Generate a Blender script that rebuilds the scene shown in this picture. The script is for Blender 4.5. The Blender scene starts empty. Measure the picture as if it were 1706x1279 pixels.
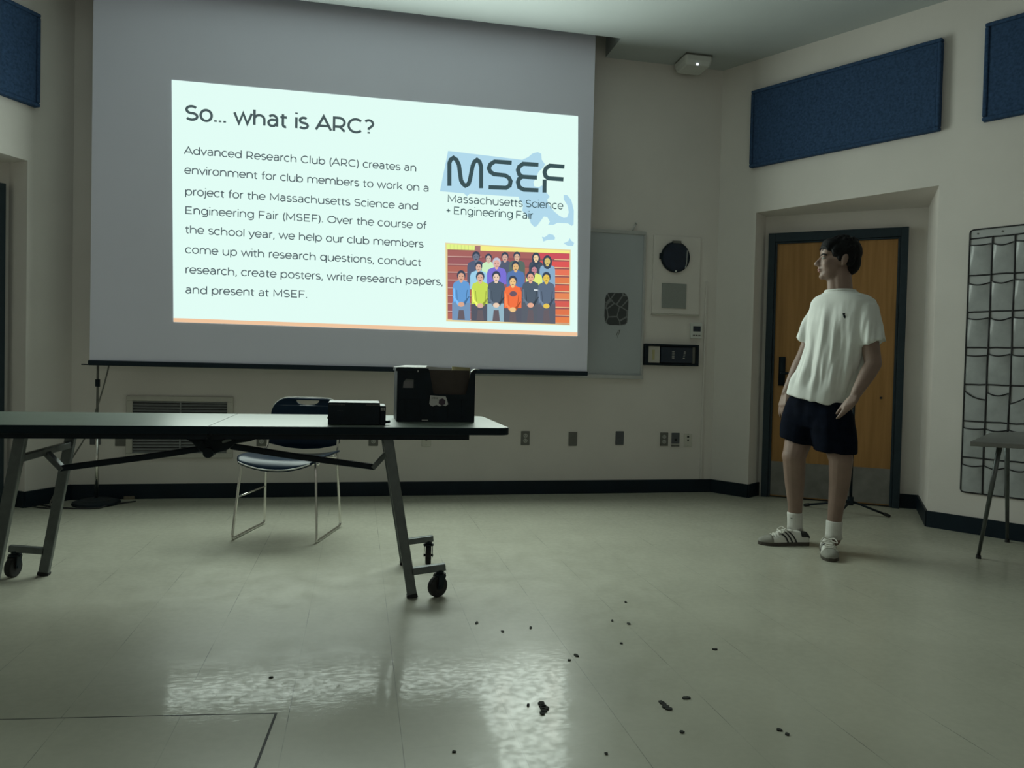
import bpy, bmesh, math, random
from mathutils import Vector, Matrix, noise
from mathutils.geometry import tessellate_polygon
import numpy as np
random.seed(7)
SC = bpy.context.scene
COL = SC.collection
PI = math.pi

# ------------------------------------------------------------------ camera, light, exposure
W, H = 1706, 1279
FPX = 1237.4
CR = Vector((0.97905429, -0.20224523, 0.02344278))
CU = Vector((-0.01828939, 0.02731244, 0.99945962))
CF = Vector((0.20277622, 0.97895398, -0.02304142))
C0 = Vector((0, 0, 1.0))
cd = bpy.data.cameras.new('camera'); cam = bpy.data.objects.new('camera', cd); COL.objects.link(cam)
cd.sensor_fit = 'HORIZONTAL'; cd.sensor_width = 36; cd.lens = FPX / W * 36; cd.clip_start = 0.05
cam.matrix_world = Matrix(((CR.x, CU.x, -CF.x, C0.x), (CR.y, CU.y, -CF.y, C0.y), (CR.z, CU.z, -CF.z, C0.z), (0, 0, 0, 1)))
SC.camera = cam
vs = SC.view_settings
SC.display_settings.display_device = 'sRGB'
vs.view_transform = 'Standard'; vs.look = 'None'; vs.exposure = 0.0; vs.gamma = 1.0; vs.use_curve_mapping = False
wd = bpy.data.worlds.new('world'); SC.world = wd; wd.use_nodes = True
wd.node_tree.nodes['Background'].inputs[0].default_value = (0.5, 0.6, 0.55, 1); wd.node_tree.nodes['Background'].inputs[1].default_value = 0.05

def area_light(name, loc, rot, sx, sy, power, color):
    l = bpy.data.lights.new(name, 'AREA'); l.shape = 'RECTANGLE'; l.size = sx; l.size_y = sy; l.energy = power; l.color = color
    o = bpy.data.objects.new(name, l); COL.objects.link(o); o.location = loc; o.rotation_euler = rot
    return o
# light thrown back into the dark room by the projected picture on the screen
SCREEN_Y = 5.45
area_light('projected_picture_light', (0.175, SCREEN_Y - 0.02, 2.07), (PI / 2, 0, PI), 2.85, 1.64, 96, (0.86, 1.0, 0.89)).rotation_euler = (-PI / 2, 0, 0)
# added dim fill lamp behind the camera, unseen, with no window there
area_light('rear_fill_light', (0.4, -3.4, 2.2), (PI / 2, 0, 0), 5.0, 1.4, 10.5, (1.0, 0.94, 0.93))

def ray(x, y): return CR * ((x - W / 2) / FPX) + CU * ((H / 2 - y) / FPX) + CF
def fl(x, y, z=0.0):
    d = ray(x, y); return C0 + d * ((z - 1.0) / d.z)
def onp(x, y, P, n):
    d = ray(x, y); P = Vector(P); n = Vector(n); return C0 + d * ((P - C0).dot(n) / d.dot(n))
def at(x, y, Y): return onp(x, y, (0, Y, 0), (0, 1, 0))

# ------------------------------------------------------------------ materials
def s2l(c): return tuple(((v / 255) / 12.92 if v <= 10 else (((v / 255) + 0.055) / 1.055) ** 2.4) for v in c)
def mat(name, color, rough=0.6, metal=0.0, var=0.06, scale=20, bump=0.0, bscale=200, spec=0.5, alpha=1.0, coat=0.0):
    m = bpy.data.materials.new(name); m.use_nodes = True
    nt = m.node_tree; b = nt.nodes['Principled BSDF']
    b.inputs['Roughness'].default_value = rough; b.inputs['Metallic'].default_value = metal
    b.inputs['Specular IOR Level'].default_value = spec; b.inputs['Alpha'].default_value = alpha
    b.inputs['Coat Weight'].default_value = coat
    tc = nt.nodes.new('ShaderNodeTexCoord'); nz = nt.nodes.new('ShaderNodeTexNoise')
    nz.inputs['Scale'].default_value = scale; nz.inputs['Detail'].default_value = 4
    nt.links.new(tc.outputs['Object'], nz.inputs['Vector'])
    rp = nt.nodes.new('ShaderNodeValToRGB')
    rp.color_ramp.elements[0].position = 0.3; rp.color_ramp.elements[1].position = 0.7
    rp.color_ramp.elements[0].color = (*[max(0, c * (1 - var)) for c in color], 1)
    rp.color_ramp.elements[1].color = (*[min(1, c * (1 + var)) for c in color], 1)
    nt.links.new(nz.outputs['Fac'], rp.inputs['Fac']); nt.links.new(rp.outputs['Color'], b.inputs['Base Color'])
    if bump:
        n2 = nt.nodes.new('ShaderNodeTexNoise'); n2.inputs['Scale'].default_value = bscale; n2.inputs['Detail'].default_value = 3
        bp = nt.nodes.new('ShaderNodeBump'); bp.inputs['Strength'].default_value = bump; bp.inputs['Distance'].default_value = 0.004
        nt.links.new(tc.outputs['Object'], n2.inputs['Vector']); nt.links.new(n2.outputs['Fac'], bp.inputs['Height'])
        nt.links.new(bp.outputs['Normal'], b.inputs['Normal'])
    return m
def emat(name, color, strength=1.0):
    m = bpy.data.materials.new(name); m.use_nodes = True; nt = m.node_tree
    nt.nodes.remove(nt.nodes['Principled BSDF'])
    e = nt.nodes.new('ShaderNodeEmission'); e.inputs[0].default_value = (*color, 1); e.inputs[1].default_value = strength
    nt.links.new(e.outputs[0], nt.nodes['Material Output'].inputs[0]); return m
def esr(name, rgb, strength=1.0): return emat(name, s2l(rgb), strength)

M = {}
M['wall'] = mat('painted_wall', (0.70, 0.66, 0.62), 0.7, var=0.03, scale=3, bump=0.15, bscale=120, spec=0.3)
M['ceil'] = mat('ceiling_paint', (0.46, 0.49, 0.49), 0.85, var=0.02, scale=4, spec=0.2)
M['base'] = mat('navy_rubber', (0.004, 0.012, 0.020), 0.5, var=0.2, scale=6, spec=0.25)
M['navyframe'] = mat('dark_door_frame_paint', (0.016, 0.030, 0.040), 0.45, var=0.1, spec=0.3)
M['screen'] = None
M['bar'] = mat('screen_bar_dark', (0.006, 0.016, 0.026), 0.5, spec=0.25)
M['fabric_blue'] = mat('blue_panel_fabric', (0.036, 0.072, 0.145), 0.95, var=0.25, scale=60, bump=0.5, bscale=350, spec=0.15)
M['steel'] = mat('brushed_steel_tube', (0.13, 0.145, 0.145), 0.34, metal=0.85, var=0.1, scale=30)
M['chrome'] = mat('chrome_rod', (0.75, 0.74, 0.70), 0.12, metal=1.0, var=0.03)
M['alu'] = mat('aluminium_trim', (0.50, 0.51, 0.50), 0.4, metal=0.7, var=0.05)
M['black'] = mat('black_plastic', (0.005, 0.012, 0.018), 0.5, var=0.2, spec=0.2)
M['blackmetal'] = mat('black_painted_metal', (0.006, 0.012, 0.018), 0.5, var=0.2, spec=0.2)
M['rubber'] = mat('black_rubber', (0.008, 0.008, 0.009), 0.7, var=0.2)
M['lam'] = mat('tabletop_laminate', (0.14, 0.165, 0.145), 0.37, var=0.04, scale=8, spec=0.10)
M['edge'] = mat('tabletop_edge_band', (0.004, 0.012, 0.018), 0.55, spec=0.15)
M['navy_plastic'] = mat('navy_chair_plastic', (0.006, 0.019, 0.040), 0.30, var=0.1, bump=0.05, bscale=400, spec=0.16)
M['whiteboard'] = mat('whiteboard_enamel', (0.42, 0.45, 0.47), 0.28, var=0.03, scale=3)
M['plate'] = mat('grey_cover_plate', (0.13, 0.13, 0.115), 0.45, var=0.1)
M['plate2'] = mat('slate_cover_plate', (0.085, 0.09, 0.10), 0.45, var=0.1)
M['platew'] = mat('white_cover_plate', (0.58, 0.56, 0.50), 0.4, var=0.03)
M['socket'] = mat('socket_insert', (0.40, 0.40, 0.37), 0.4, var=0.05)
M['dark'] = mat('dark_recess', (0.01, 0.01, 0.012), 0.6)
M['whiteplast'] = mat('white_plastic', (0.62, 0.63, 0.60), 0.4, var=0.02)
M['grille'] = mat('grey_speaker_grille', (0.26, 0.275, 0.26), 0.6, var=0.15, scale=300)
M['ventframe'] = mat('vent_frame_paint', (0.50, 0.48, 0.43), 0.5, var=0.04)
M['louver'] = mat('vent_louver_grey', (0.22, 0.23, 0.23), 0.45, var=0.1)
M['kick'] = mat('scuffed_kick_plate', (0.20, 0.195, 0.18), 0.45, metal=0.4, var=0.2, scale=9)
M['vinyl'] = mat('clear_vinyl', (0.52, 0.54, 0.54), 0.22, var=0.12, scale=14, bump=0.35, bscale=18, alpha=0.55)
M['vinylback'] = mat('vinyl_backing', (0.42, 0.43, 0.43), 0.4, var=0.08, scale=10)
M['piping'] = mat('black_piping', (0.008, 0.008, 0.010), 0.6)
M['desk'] = mat('grey_desk_laminate', (0.20, 0.20, 0.19), 0.4, var=0.08, scale=12)
M['brown'] = mat('brown_folder_card', (0.070, 0.055, 0.046), 0.8, var=0.1)
M['paper'] = mat('white_paper', (0.60, 0.60, 0.57), 0.7, var=0.03)
M['manila'] = mat('manila_folder', (0.42, 0.38, 0.20), 0.7, var=0.05)
M['tan'] = mat('tan_wood', (0.17, 0.14, 0.10), 0.6, var=0.2)
M['skin'] = mat('skin', (0.23, 0.15, 0.118), 0.55, var=0.10, scale=14, bump=0.1, bscale=260)
M['shirt'] = mat('white_cotton', (0.72, 0.73, 0.70), 0.9, var=0.03, scale=12, bump=0.15, bscale=600, spec=0.15)
M['shorts'] = mat('black_shorts_cloth', (0.004, 0.006, 0.013), 0.9, var=0.3, bump=0.2, bscale=400, spec=0.06)
M['hair'] = mat('black_hair', (0.006, 0.006, 0.007), 0.6, var=0.4, scale=60, bump=0.8, bscale=120, spec=0.12)
M['sock'] = mat('white_sock', (0.62, 0.61, 0.57), 0.95, var=0.05, bump=0.4, bscale=250)
M['shoe'] = mat('white_shoe_leather', (0.66, 0.65, 0.60), 0.5, var=0.04)
M['suede'] = mat('grey_suede', (0.27, 0.265, 0.23), 0.9, var=0.1)
M['gum'] = mat('brown_gum_sole', (0.055, 0.046, 0.036), 0.6, var=0.1)
M['blackleather'] = mat('black_stripe_leather', (0.01, 0.01, 0.012), 0.5)
M['lace'] = mat('white_lace', (0.66, 0.65, 0.58), 0.9)
M['eyewhite'] = mat('eye_white', (0.38, 0.36, 0.33), 0.35)
M['iris'] = mat('dark_iris', (0.015, 0.01, 0.008), 0.2)
M['lip'] = mat('lip_skin', (0.34, 0.16, 0.14), 0.45, var=0.06)
M['clockface'] = mat('navy_clock_face', (0.008, 0.017, 0.038), 0.25, var=0.2)
M['cable'] = mat('black_cable', (0.010, 0.011, 0.013), 0.5)
M['led'] = emat('white_led', (0.75, 0.9, 1.0), 3.0)
M['debris'] = mat('black_debris', (0.012, 0.014, 0.010), 0.9)
M['glassdark'] = mat('dark_display_glass', (0.008, 0.018, 0.035), 0.12)

def wood_mat():
    m = mat('orange_wood_veneer', (0.5, 0.25, 0.05), 0.5, spec=0.3); nt = m.node_tree; b = nt.nodes['Principled BSDF']
    tc = nt.nodes['Texture Coordinate']; mp = nt.nodes.new('ShaderNodeMapping'); mp.inputs['Scale'].default_value = (18, 18, 0.9)
    nz = nt.nodes.new('ShaderNodeTexNoise'); nz.inputs['Scale'].default_value = 2.0; nz.inputs['Detail'].default_value = 6
    rp = nt.nodes.new('ShaderNodeValToRGB')
    rp.color_ramp.elements[0].position = 0.35; rp.color_ramp.elements[0].color = (0.30, 0.155, 0.050, 1)
    rp.color_ramp.elements[1].position = 0.65; rp.color_ramp.elements[1].color = (0.38, 0.20, 0.068, 1)
    nt.links.new(tc.outputs['Object'], mp.inputs[0]); nt.links.new(mp.outputs[0], nz.inputs['Vector'])
    nt.links.new(nz.outputs['Fac'], rp.inputs['Fac']); nt.links.new(rp.outputs[0], b.inputs['Base Color']); return m
M['wood'] = wood_mat()

def screen_mat():
    m = mat('matte_screen_fabric', (0.78, 0.775, 0.90), 0.9, var=0.02, scale=1.2, spec=0.2)
    nt = m.node_tree; b = nt.nodes['Principled BSDF']; tc = nt.nodes['Texture Coordinate']
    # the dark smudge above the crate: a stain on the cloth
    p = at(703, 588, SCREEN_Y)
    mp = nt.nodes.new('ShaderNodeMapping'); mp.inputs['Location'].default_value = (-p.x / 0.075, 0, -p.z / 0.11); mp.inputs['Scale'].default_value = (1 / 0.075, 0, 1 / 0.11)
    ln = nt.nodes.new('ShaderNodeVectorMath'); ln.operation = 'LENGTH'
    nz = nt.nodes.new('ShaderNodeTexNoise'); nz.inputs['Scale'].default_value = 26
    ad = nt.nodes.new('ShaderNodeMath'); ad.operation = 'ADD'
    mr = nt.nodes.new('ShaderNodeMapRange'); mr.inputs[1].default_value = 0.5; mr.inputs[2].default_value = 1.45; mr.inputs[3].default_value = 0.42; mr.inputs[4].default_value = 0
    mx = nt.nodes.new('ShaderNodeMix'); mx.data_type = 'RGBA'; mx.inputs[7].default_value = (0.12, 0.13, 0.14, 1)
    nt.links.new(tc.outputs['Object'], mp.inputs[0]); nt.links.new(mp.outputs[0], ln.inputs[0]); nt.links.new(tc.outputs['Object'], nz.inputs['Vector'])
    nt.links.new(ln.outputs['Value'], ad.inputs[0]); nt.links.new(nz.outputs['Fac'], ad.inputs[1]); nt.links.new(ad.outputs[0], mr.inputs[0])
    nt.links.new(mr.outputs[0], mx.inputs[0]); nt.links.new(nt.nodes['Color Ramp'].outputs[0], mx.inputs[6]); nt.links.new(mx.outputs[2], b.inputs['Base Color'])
    return m
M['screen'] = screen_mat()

def floor_mat():
    m = bpy.data.materials.new('vinyl_tile_floor'); m.use_nodes = True; nt = m.node_tree; b = nt.nodes['Principled BSDF']; L = nt.links.new; N = nt.nodes.new
    tc = N('ShaderNodeTexCoord'); sp = N('ShaderNodeSeparateXYZ'); L(tc.outputs['Object'], sp.inputs[0])
    def seam(sock, off, w):
        a = N('ShaderNodeMath'); a.operation = 'SUBTRACT'; a.inputs[1].default_value = off; L(sock, a.inputs[0])
        d = N('ShaderNodeMath'); d.operation = 'DIVIDE'; d.inputs[1].default_value = 0.3065; L(a.outputs[0], d.inputs[0])
        p = N('ShaderNodeMath'); p.operation = 'PINGPONG'; p.inputs[1].default_value = 0.5; L(d.outputs[0], p.inputs[0])
        c = N('ShaderNodeMath'); c.operation = 'LESS_THAN'; c.inputs[1].default_value = w; L(p.outputs[0], c.inputs[0]); return c.outputs[0]
    sx = seam(sp.outputs['X'], 0.131, 0.0036); sy = seam(sp.outputs['Y'], 1.922, 0.003)
    n1 = N('ShaderNodeTexNoise'); n1.inputs['Scale'].default_value = 2.2; n1.inputs['Detail'].default_value = 6; L(tc.outputs['Object'], n1.inputs['Vector'])
    r1 = N('ShaderNodeValToRGB'); r1.color_ramp.elements[0].position = 0.3; r1.color_ramp.elements[1].position = 0.72
    r1.color_ramp.elements[0].color = (0.41, 0.405, 0.33, 1); r1.color_ramp.elements[1].color = (0.47, 0.465, 0.38, 1); L(n1.outputs['Fac'], r1.inputs['Fac'])
    n3 = N('ShaderNodeTexNoise'); n3.inputs['Scale'].default_value = 3.1; L(tc.outputs['Object'], n3.inputs['Vector'])
    mf = N('ShaderNodeMapRange'); mf.inputs[1].default_value = 0.46; mf.inputs[2].default_value = 0.66; mf.inputs[3].default_value = 0.16; mf.inputs[4].default_value = 0.9; L(n3.outputs['Fac'], mf.inputs[0])
    m2 = N('ShaderNodeMath'); m2.operation = 'MULTIPLY'; L(sy, m2.inputs[0]); m2.inputs[1].default_value = 0.16
    mm = N('ShaderNodeMath'); mm.operation = 'MAXIMUM'; L(sx, mm.inputs[0]); L(m2.outputs[0], mm.inputs[1])
    m3 = N('ShaderNodeMath'); m3.operation = 'MULTIPLY'; L(mm.outputs[0], m3.inputs[0]); L(mf.outputs[0], m3.inputs[1])
    mx = N('ShaderNodeMix'); mx.data_type = 'RGBA'; mx.inputs[7].default_value = (0.10, 0.10, 0.085, 1); L(m3.outputs[0], mx.inputs[0]); L(r1.outputs[0], mx.inputs[6]); L(mx.outputs[2], b.inputs['Base Color'])
    # worn wax: uneven gloss and slight waviness
    n2 = N('ShaderNodeTexNoise'); n2.inputs['Scale'].default_value = 9; n2.inputs['Detail'].default_value = 5; L(tc.outputs['Object'], n2.inputs['Vector'])
    rr = N('ShaderNodeMapRange'); rr.inputs[1].default_value = 0.3; rr.inputs[2].default_value = 0.7; rr.inputs[3].default_value = 0.30; rr.inputs[4].default_value = 0.42; L(n2.outputs['Fac'], rr.inputs[0]); L(rr.outputs[0], b.inputs['Roughness'])
    n5 = N('ShaderNodeTexNoise'); n5.inputs['Scale'].default_value = 38; n5.inputs['Detail'].default_value = 4; L(tc.outputs['Object'], n5.inputs['Vector'])
    r5 = N('ShaderNodeMapRange'); r5.inputs[1].default_value = 0.38; r5.inputs[2].default_value = 0.62; r5.inputs[3].default_value = 0.08; r5.inputs[4].default_value = 0.34; L(n5.outputs['Fac'], r5.inputs[0]); L(r5.outputs[0], b.inputs['Coat Weight'])
    b.inputs['Coat Roughness'].default_value = 0.07; b.inputs['Coat IOR'].default_value = 1.5
    mp = N('ShaderNodeMapping'); mp.inputs['Scale'].default_value = (30, 85, 1); L(tc.outputs['Object'], mp.inputs[0])
    n4 = N('ShaderNodeTexNoise'); n4.inputs['Scale'].default_value = 1.0; n4.inputs['Detail'].default_value = 5; L(mp.outputs[0], n4.inputs['Vector'])
    bp = N('ShaderNodeBump'); bp.inputs['Strength'].default_value = 0.08; bp.inputs['Distance'].default_value = 0.004; L(n4.outputs['Fac'], bp.inputs['Height']); L(bp.outputs[0], b.inputs['Normal']); L(bp.outputs[0], b.inputs['Coat Normal'])
    b.inputs['Specular IOR Level'].default_value = 0.34
    return m
M['floor'] = floor_mat()
def smear_mat():
    m = mat('smudged_dark_print', (0.05, 0.055, 0.055), 0.6); nt = m.node_tree; b = nt.nodes['Principled BSDF']; tc = nt.nodes['Texture Coordinate']
    v = nt.nodes.new('ShaderNodeTexVoronoi'); v.feature = 'DISTANCE_TO_EDGE'; v.inputs['Scale'].default_value = 11
    n = nt.nodes.new('ShaderNodeTexNoise'); n.inputs['Scale'].default_value = 45; n.inputs['Detail'].default_value = 6
    md = nt.nodes.new('ShaderNodeMath'); md.operation = 'MULTIPLY_ADD'; md.inputs[1].default_value = 0.07; md.inputs[2].default_value = 0
    ad = nt.nodes.new('ShaderNodeMath'); ad.operation = 'SUBTRACT'
    rp = nt.nodes.new('ShaderNodeValToRGB'); rp.color_ramp.elements[0].position = 0.0; rp.color_ramp.elements[0].color = (0.20, 0.21, 0.215, 1)
    rp.color_ramp.elements[1].position = 0.022; rp.color_ramp.elements[1].color = (0.05, 0.055, 0.058, 1)
    L = nt.links.new
    L(tc.outputs['Object'], v.inputs['Vector']); L(tc.outputs['Object'], n.inputs['Vector']); L(n.outputs['Fac'], md.inputs[0]); L(v.outputs['Distance'], ad.inputs[0]); L(md.outputs[0], ad.inputs[1])
    L(ad.outputs[0], rp.inputs['Fac']); rp.color_ramp.elements[0].position = 0.0; L(rp.outputs[0], b.inputs['Base Color']); return m
M['smear'] = smear_mat()

# ------------------------------------------------------------------ mesh helpers
class MB:
    """collects shapes (world coordinates) into one bmesh"""
    def __init__(s, X=None): s.b = bmesh.new(); s.X = X; s.m = 0
    def _f(s, v): return s.X(*v) if s.X else Vector(v)
    def face(s, vs):
        try:
            f = s.b.faces.new(vs); f.material_index = s.m; return f
        except ValueError: return None
    def box(s, a, b):
        (x0, y0, z0), (x1, y1, z1) = a, b
        v = [s.b.verts.new(s._f(p)) for p in ((x0, y0, z0), (x1, y0, z0), (x1, y1, z0), (x0, y1, z0), (x0, y0, z1), (x1, y0, z1), (x1, y1, z1), (x0, y1, z1))]
        for q in ((0, 1, 2, 3), (4, 5, 6, 7), (0, 1, 5, 4), (1, 2, 6, 5), (2, 3, 7, 6), (3, 0, 4, 7)): s.face([v[i] for i in q])
        return s
    def poly(s, pts): s.face([s.b.verts.new(s._f(p)) for p in pts]); return s
    def prism(s, pts, off):
        """polygon in space, extruded by the vector off"""
        off = Vector(off); n = len(pts)
        P = [Vector(s._f(p)) for p in pts]; Q = [p + off for p in P] if not s.X else [Vector(s._f(Vector(p) + off)) for p in pts]
        a = [s.b.verts.new(p) for p in P]; b = [s.b.verts.new(p) for p in Q]
        for t in tessellate_polygon([P]): s.face([a[i] for i in t]); s.face([b[i] for i in reversed(t)])
        for i in range(n): s.face([a[i], a[(i + 1) % n], b[(i + 1) % n], b[i]])
        return s
    def sheet(s, loops, fn, th):
        """2D loops (first outer, others holes) mapped by fn(x, y, depth) with thickness th"""
        flat = [p for l in loops for p in l]
        tri = tessellate_polygon([[Vector((p[0], p[1], 0)) for p in l] for l in loops])
        a = [s.b.verts.new(fn(p[0], p[1], 0)) for p in flat]; b = [s.b.verts.new(fn(p[0], p[1], th)) for p in flat]
        for t in tri: s.face([a[i] for i in t]); s.face([b[i] for i in reversed(t)])
        k = 0
        for l in loops:
            n = len(l)
            for i in range(n): s.face([a[k + i], a[k + (i + 1) % n], b[k + (i + 1) % n], b[k + i]])
            k += n
        return s
    def rings(s, R, cap=True, closed=True):
        V = [[s.b.verts.new(s._f(p)) for p in r] for r in R]; n = len(R[0])
        for i in range(len(V) - 1):
            for j in range(n if closed else n - 1): s.face([V[i][j], V[i][(j + 1) % n], V[i + 1][(j + 1) % n], V[i + 1][j]])
        if cap and closed: s.face(V[0]); s.face(list(reversed(V[-1])))
        return s
    def tube(s, pts, r, n=10, rr=None, smooth=0, sq=None):
        P = [Vector(s._f(p)) for p in pts]
        if smooth: P = spline(P, smooth)
        R = []; up = None
        for i, p in enumerate(P):
            t = (P[min(i + 1, len(P) - 1)] - P[max(i - 1, 0)]).normalized()
            if up is None: up = Vector((0, 0, 1)) if abs(t.z) < 0.9 else Vector((0, 1, 0))
            u = (up - t * up.dot(t)).normalized(); v = t.cross(u); up = u
            rad = r if rr is None else rr[0] + (rr[1] - rr[0]) * i / (len(P) - 1)
            if sq: R.append([p + u * a * sq[0] / 2 + v * b * sq[1] / 2 for a, b in ((1, 1), (1, -1), (-1, -1), (-1, 1))])
            else: R.append([p + (u * math.cos(2 * PI * k / n) + v * math.sin(2 * PI * k / n)) * rad for k in range(n)])
        X, s.X = s.X, None; s.rings(R); s.X = X
        return s
    def cyl(s, a, b, r, n=20, r2=None): return s.tube([a, b], r, n, None if r2 is None else (r, r2))
    def ell(s, c, r, axes=None, n=16, m=10):
        ax = axes or (Vector((1, 0, 0)), Vector((0, 1, 0)), Vector((0, 0, 1))); c = Vector(s._f(c)); R = []
        for i in range(1, m):
            t = PI * i / m
            R.append([c + ax[0] * (r[0] * math.sin(t) * math.cos(2 * PI * k / n)) + ax[1] * (r[1] * math.sin(t) * math.sin(2 * PI * k / n)) + ax[2] * (r[2] * math.cos(t)) for k in range(n)])
        X, s.X = s.X, None
        s.rings(R); s.X = X
        return s
    def capsule(s, a, ra, b, rb, n=14):
        a = Vector(a); b = Vector(b); t = (b - a).normalized(); up = Vector((0, 0, 1)) if abs(t.z) < 0.9 else Vector((0, 1, 0))
        u = (up - t * up.dot(t)).normalized(); v = t.cross(u); R = []
        for k in range(1, 5): an = PI / 2 * k / 5; R.append((a - t * ra * math.cos(an), ra * math.sin(an)))
        R.append((a, ra)); R.append((b, rb))
        for k in range(4, 0, -1): an = PI / 2 * k / 5; R.append((b + t * rb * math.cos(an), rb * math.sin(an)))
        s.rings([[c + (u * math.cos(2 * PI * k / n) + v * math.sin(2 * PI * k / n)) * r for k in range(n)] for c, r in R])
        return s
    def build(s, name, mats, parent=None, origin=None, bevel=0, smooth=False, remesh=0, relax=0, seg=2):
        bmesh.ops.recalc_face_normals(s.b, faces=s.b.faces)
        me = bpy.data.meshes.new(name)
        root = parent
        while root is not None and root.parent is not None: root = root.parent
        if root is not None: o0 = Vector(root['_o'])
        elif origin is not None: o0 = Vector(origin)
        else:
            c = [v.co for v in s.b.verts]; o0 = Vector(((min(p.x for p in c) + max(p.x for p in c)) / 2, (min(p.y for p in c) + max(p.y for p in c)) / 2, min(p.z for p in c)))
        bmesh.ops.translate(s.b, verts=s.b.verts, vec=-o0)
        s.b.to_mesh(me); s.b.free()
        o = bpy.data.objects.new(name, me); COL.objects.link(o)
        for m in (mats if isinstance(mats, (list, tuple)) else [mats]): me.materials.append(m)
        if parent is not None: o.parent = parent
        else: o.location = o0; o['_o'] = tuple(o0)
        if remesh:
            md = o.modifiers.new('r', 'REMESH'); md.mode = 'VOXEL'; md.voxel_size = remesh
            if relax: k = o.modifiers.new('s', 'SMOOTH'); k.factor = 0.5; k.iterations = relax
            bake(o)
        if bevel:
            md = o.modifiers.new('bevel', 'BEVEL'); md.width = bevel; md.segments = seg; md.limit_method = 'ANGLE'; md.angle_limit = 0.7
            bake(o)
        if smooth:
            for p in o.data.polygons: p.use_smooth = True
        return o
def bake(o):
    dg = bpy.context.evaluated_depsgraph_get(); dg.update()
    me = bpy.data.meshes.new_from_object(o.evaluated_get(dg)); old = o.data; o.modifiers.clear(); o.data = me; me.name = old.name; bpy.data.meshes.remove(old)
def spline(P, k):
    out = []
    for i in range(len(P) - 1):
        p0, p1, p2, p3 = P[max(i - 1, 0)], P[i], P[i + 1], P[min(i + 2, len(P) - 1)]
        for j in range(k):
            t = j / k
            out.append(0.5 * (2 * p1 + (p2 - p0) * t + (2 * p0 - 5 * p1 + 4 * p2 - p3) * t * t + (3 * p1 - p0 - 3 * p2 + p3) * t ** 3))
    out.append(P[-1]); return out
def tag(o, label=None, cat=None, group=None, kind=None):
    for k, v in (('label', label), ('category', cat), ('group', group), ('kind', kind)):
        if v: o[k] = v
    return o
def thing(name, loc, label, cat, group=None):
    o = bpy.data.objects.new(name, None); COL.objects.link(o); o.location = loc; o['_o'] = tuple(loc); o.empty_display_size = 0.05
    return tag(o, label, cat, group)
def struct(o): o['kind'] = 'structure'; return o

# ------------------------------------------------------------------ the room
ZC = 3.47; BY = 5.69
RO = Vector((2.887, BY, 0)); RD = Vector((0.513, -0.858, 0)).normalized(); RN = Vector((RD.y, -RD.x, 0))
MIRS = 0.930
def mir(p): return Vector((MIRS - p.x, p.y, p.z))
def wr(u, o, z): return RO + RD * u + RN * o + Vector((0, 0, z))
def wl(u, o, z): return mir(wr(u, o, z))
def wb(x, o, z): return Vector((x, BY - o, z))
DO = Vector((3.238, 5.497, 0)); DD = Vector((0.808, -0.582, 0)).normalized(); DN = Vector((DD.y, -DD.x, 0))
def dr(u, o, z): return DO + DD * u + DN * o + Vector((0, 0, z))
def dlm(u, o, z): return mir(dr(u, o, z))
UB, UC, UE = 0.337, 1.654, 4.6
ALZ = 2.265
PE = wr(UE, 0, 0); QE = mir(PE)
DLE = DO - DD * 0.03; ARE = DO + DD * 1.125

f = MB()
f.prism([(QE.x, -3.6, 0), (PE.x, -3.6, 0), (PE.x, PE.y, 0), (RO.x + 0.9, BY + 0.1, 0), (MIRS - RO.x - 0.9, BY + 0.1, 0), (QE.x, QE.y, 0)], (0, 0, -0.1))
struct(f.build('floor', M['floor'], origin=(0, 0, 0)))
# ceiling with the recess the screen drops from
SX0, SX1, SY0 = -1.95, 1.875, 5.335
c = MB()
c.box((QE.x, -3.6, ZC), (PE.x, SY0, ZC + 0.4)).box((QE.x, SY0, ZC), (SX0, BY + 0.1, ZC + 0.4)).box((SX1, SY0, ZC), (PE.x, BY + 0.1, ZC + 0.4)).box((SX0, SY0, ZC + 0.3), (SX1, BY + 0.1, ZC + 0.4))
struct(c.build('ceiling', M['ceil'], origin=(0, 0, ZC)))
w = MB(); w.box((MIRS - RO.x - 0.1, BY, 0), (RO.x + 0.1, BY + 0.1, ZC + 0.3)); struct(w.build('wall_back', M['wall'], origin=(0, BY, 0)))
def side_wall(fr, dp, name, mp):
    w = MB()
    def q(*p): w.poly(p)
    # strip beside the corner, face above the alcove, long face beyond it
    q(fr(0, 0, 0), fr(UB, 0, 0), fr(UB, 0, ZC), fr(0, 0, ZC))
    q(fr(UB, 0, ALZ), fr(UC, 0, ALZ), fr(UC, 0, ZC), fr(UB, 0, ZC))
    q(fr(UC, 0, 0), fr(UE, 0, 0), fr(UE, 0, ZC), fr(UC, 0, ZC))
    A, B = mp(DLE), mp(ARE); z = Vector((0, 0, ALZ))
    q(fr(UB, 0, 0), A, A + z, fr(UB, 0, ALZ)); q(fr(UC, 0, 0), B, B + z, fr(UC, 0, ALZ)); q(A, B, B + z, A + z)
    q(fr(UB, 0, ALZ), A + z, B + z, fr(UC, 0, ALZ))
    E_ = mp(PE); q(E_, E_ + Vector((0, 0, ZC)), Vector((E_.x, -3.6, ZC)), Vector((E_.x, -3.6, 0)))
    o = w.build(name, M['wall'], origin=fr(0, 0, 0))
    return struct(o)
side_wall(wr, dr, 'wall_right', lambda p: Vector(p)); side_wall(wl, dlm, 'wall_left', mir)
w = MB(); w.box((QE.x, -3.7, 0), (PE.x, -3.6, ZC)); struct(w.build('wall_rear', M['wall'], origin=(0, -3.6, 0)))

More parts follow.
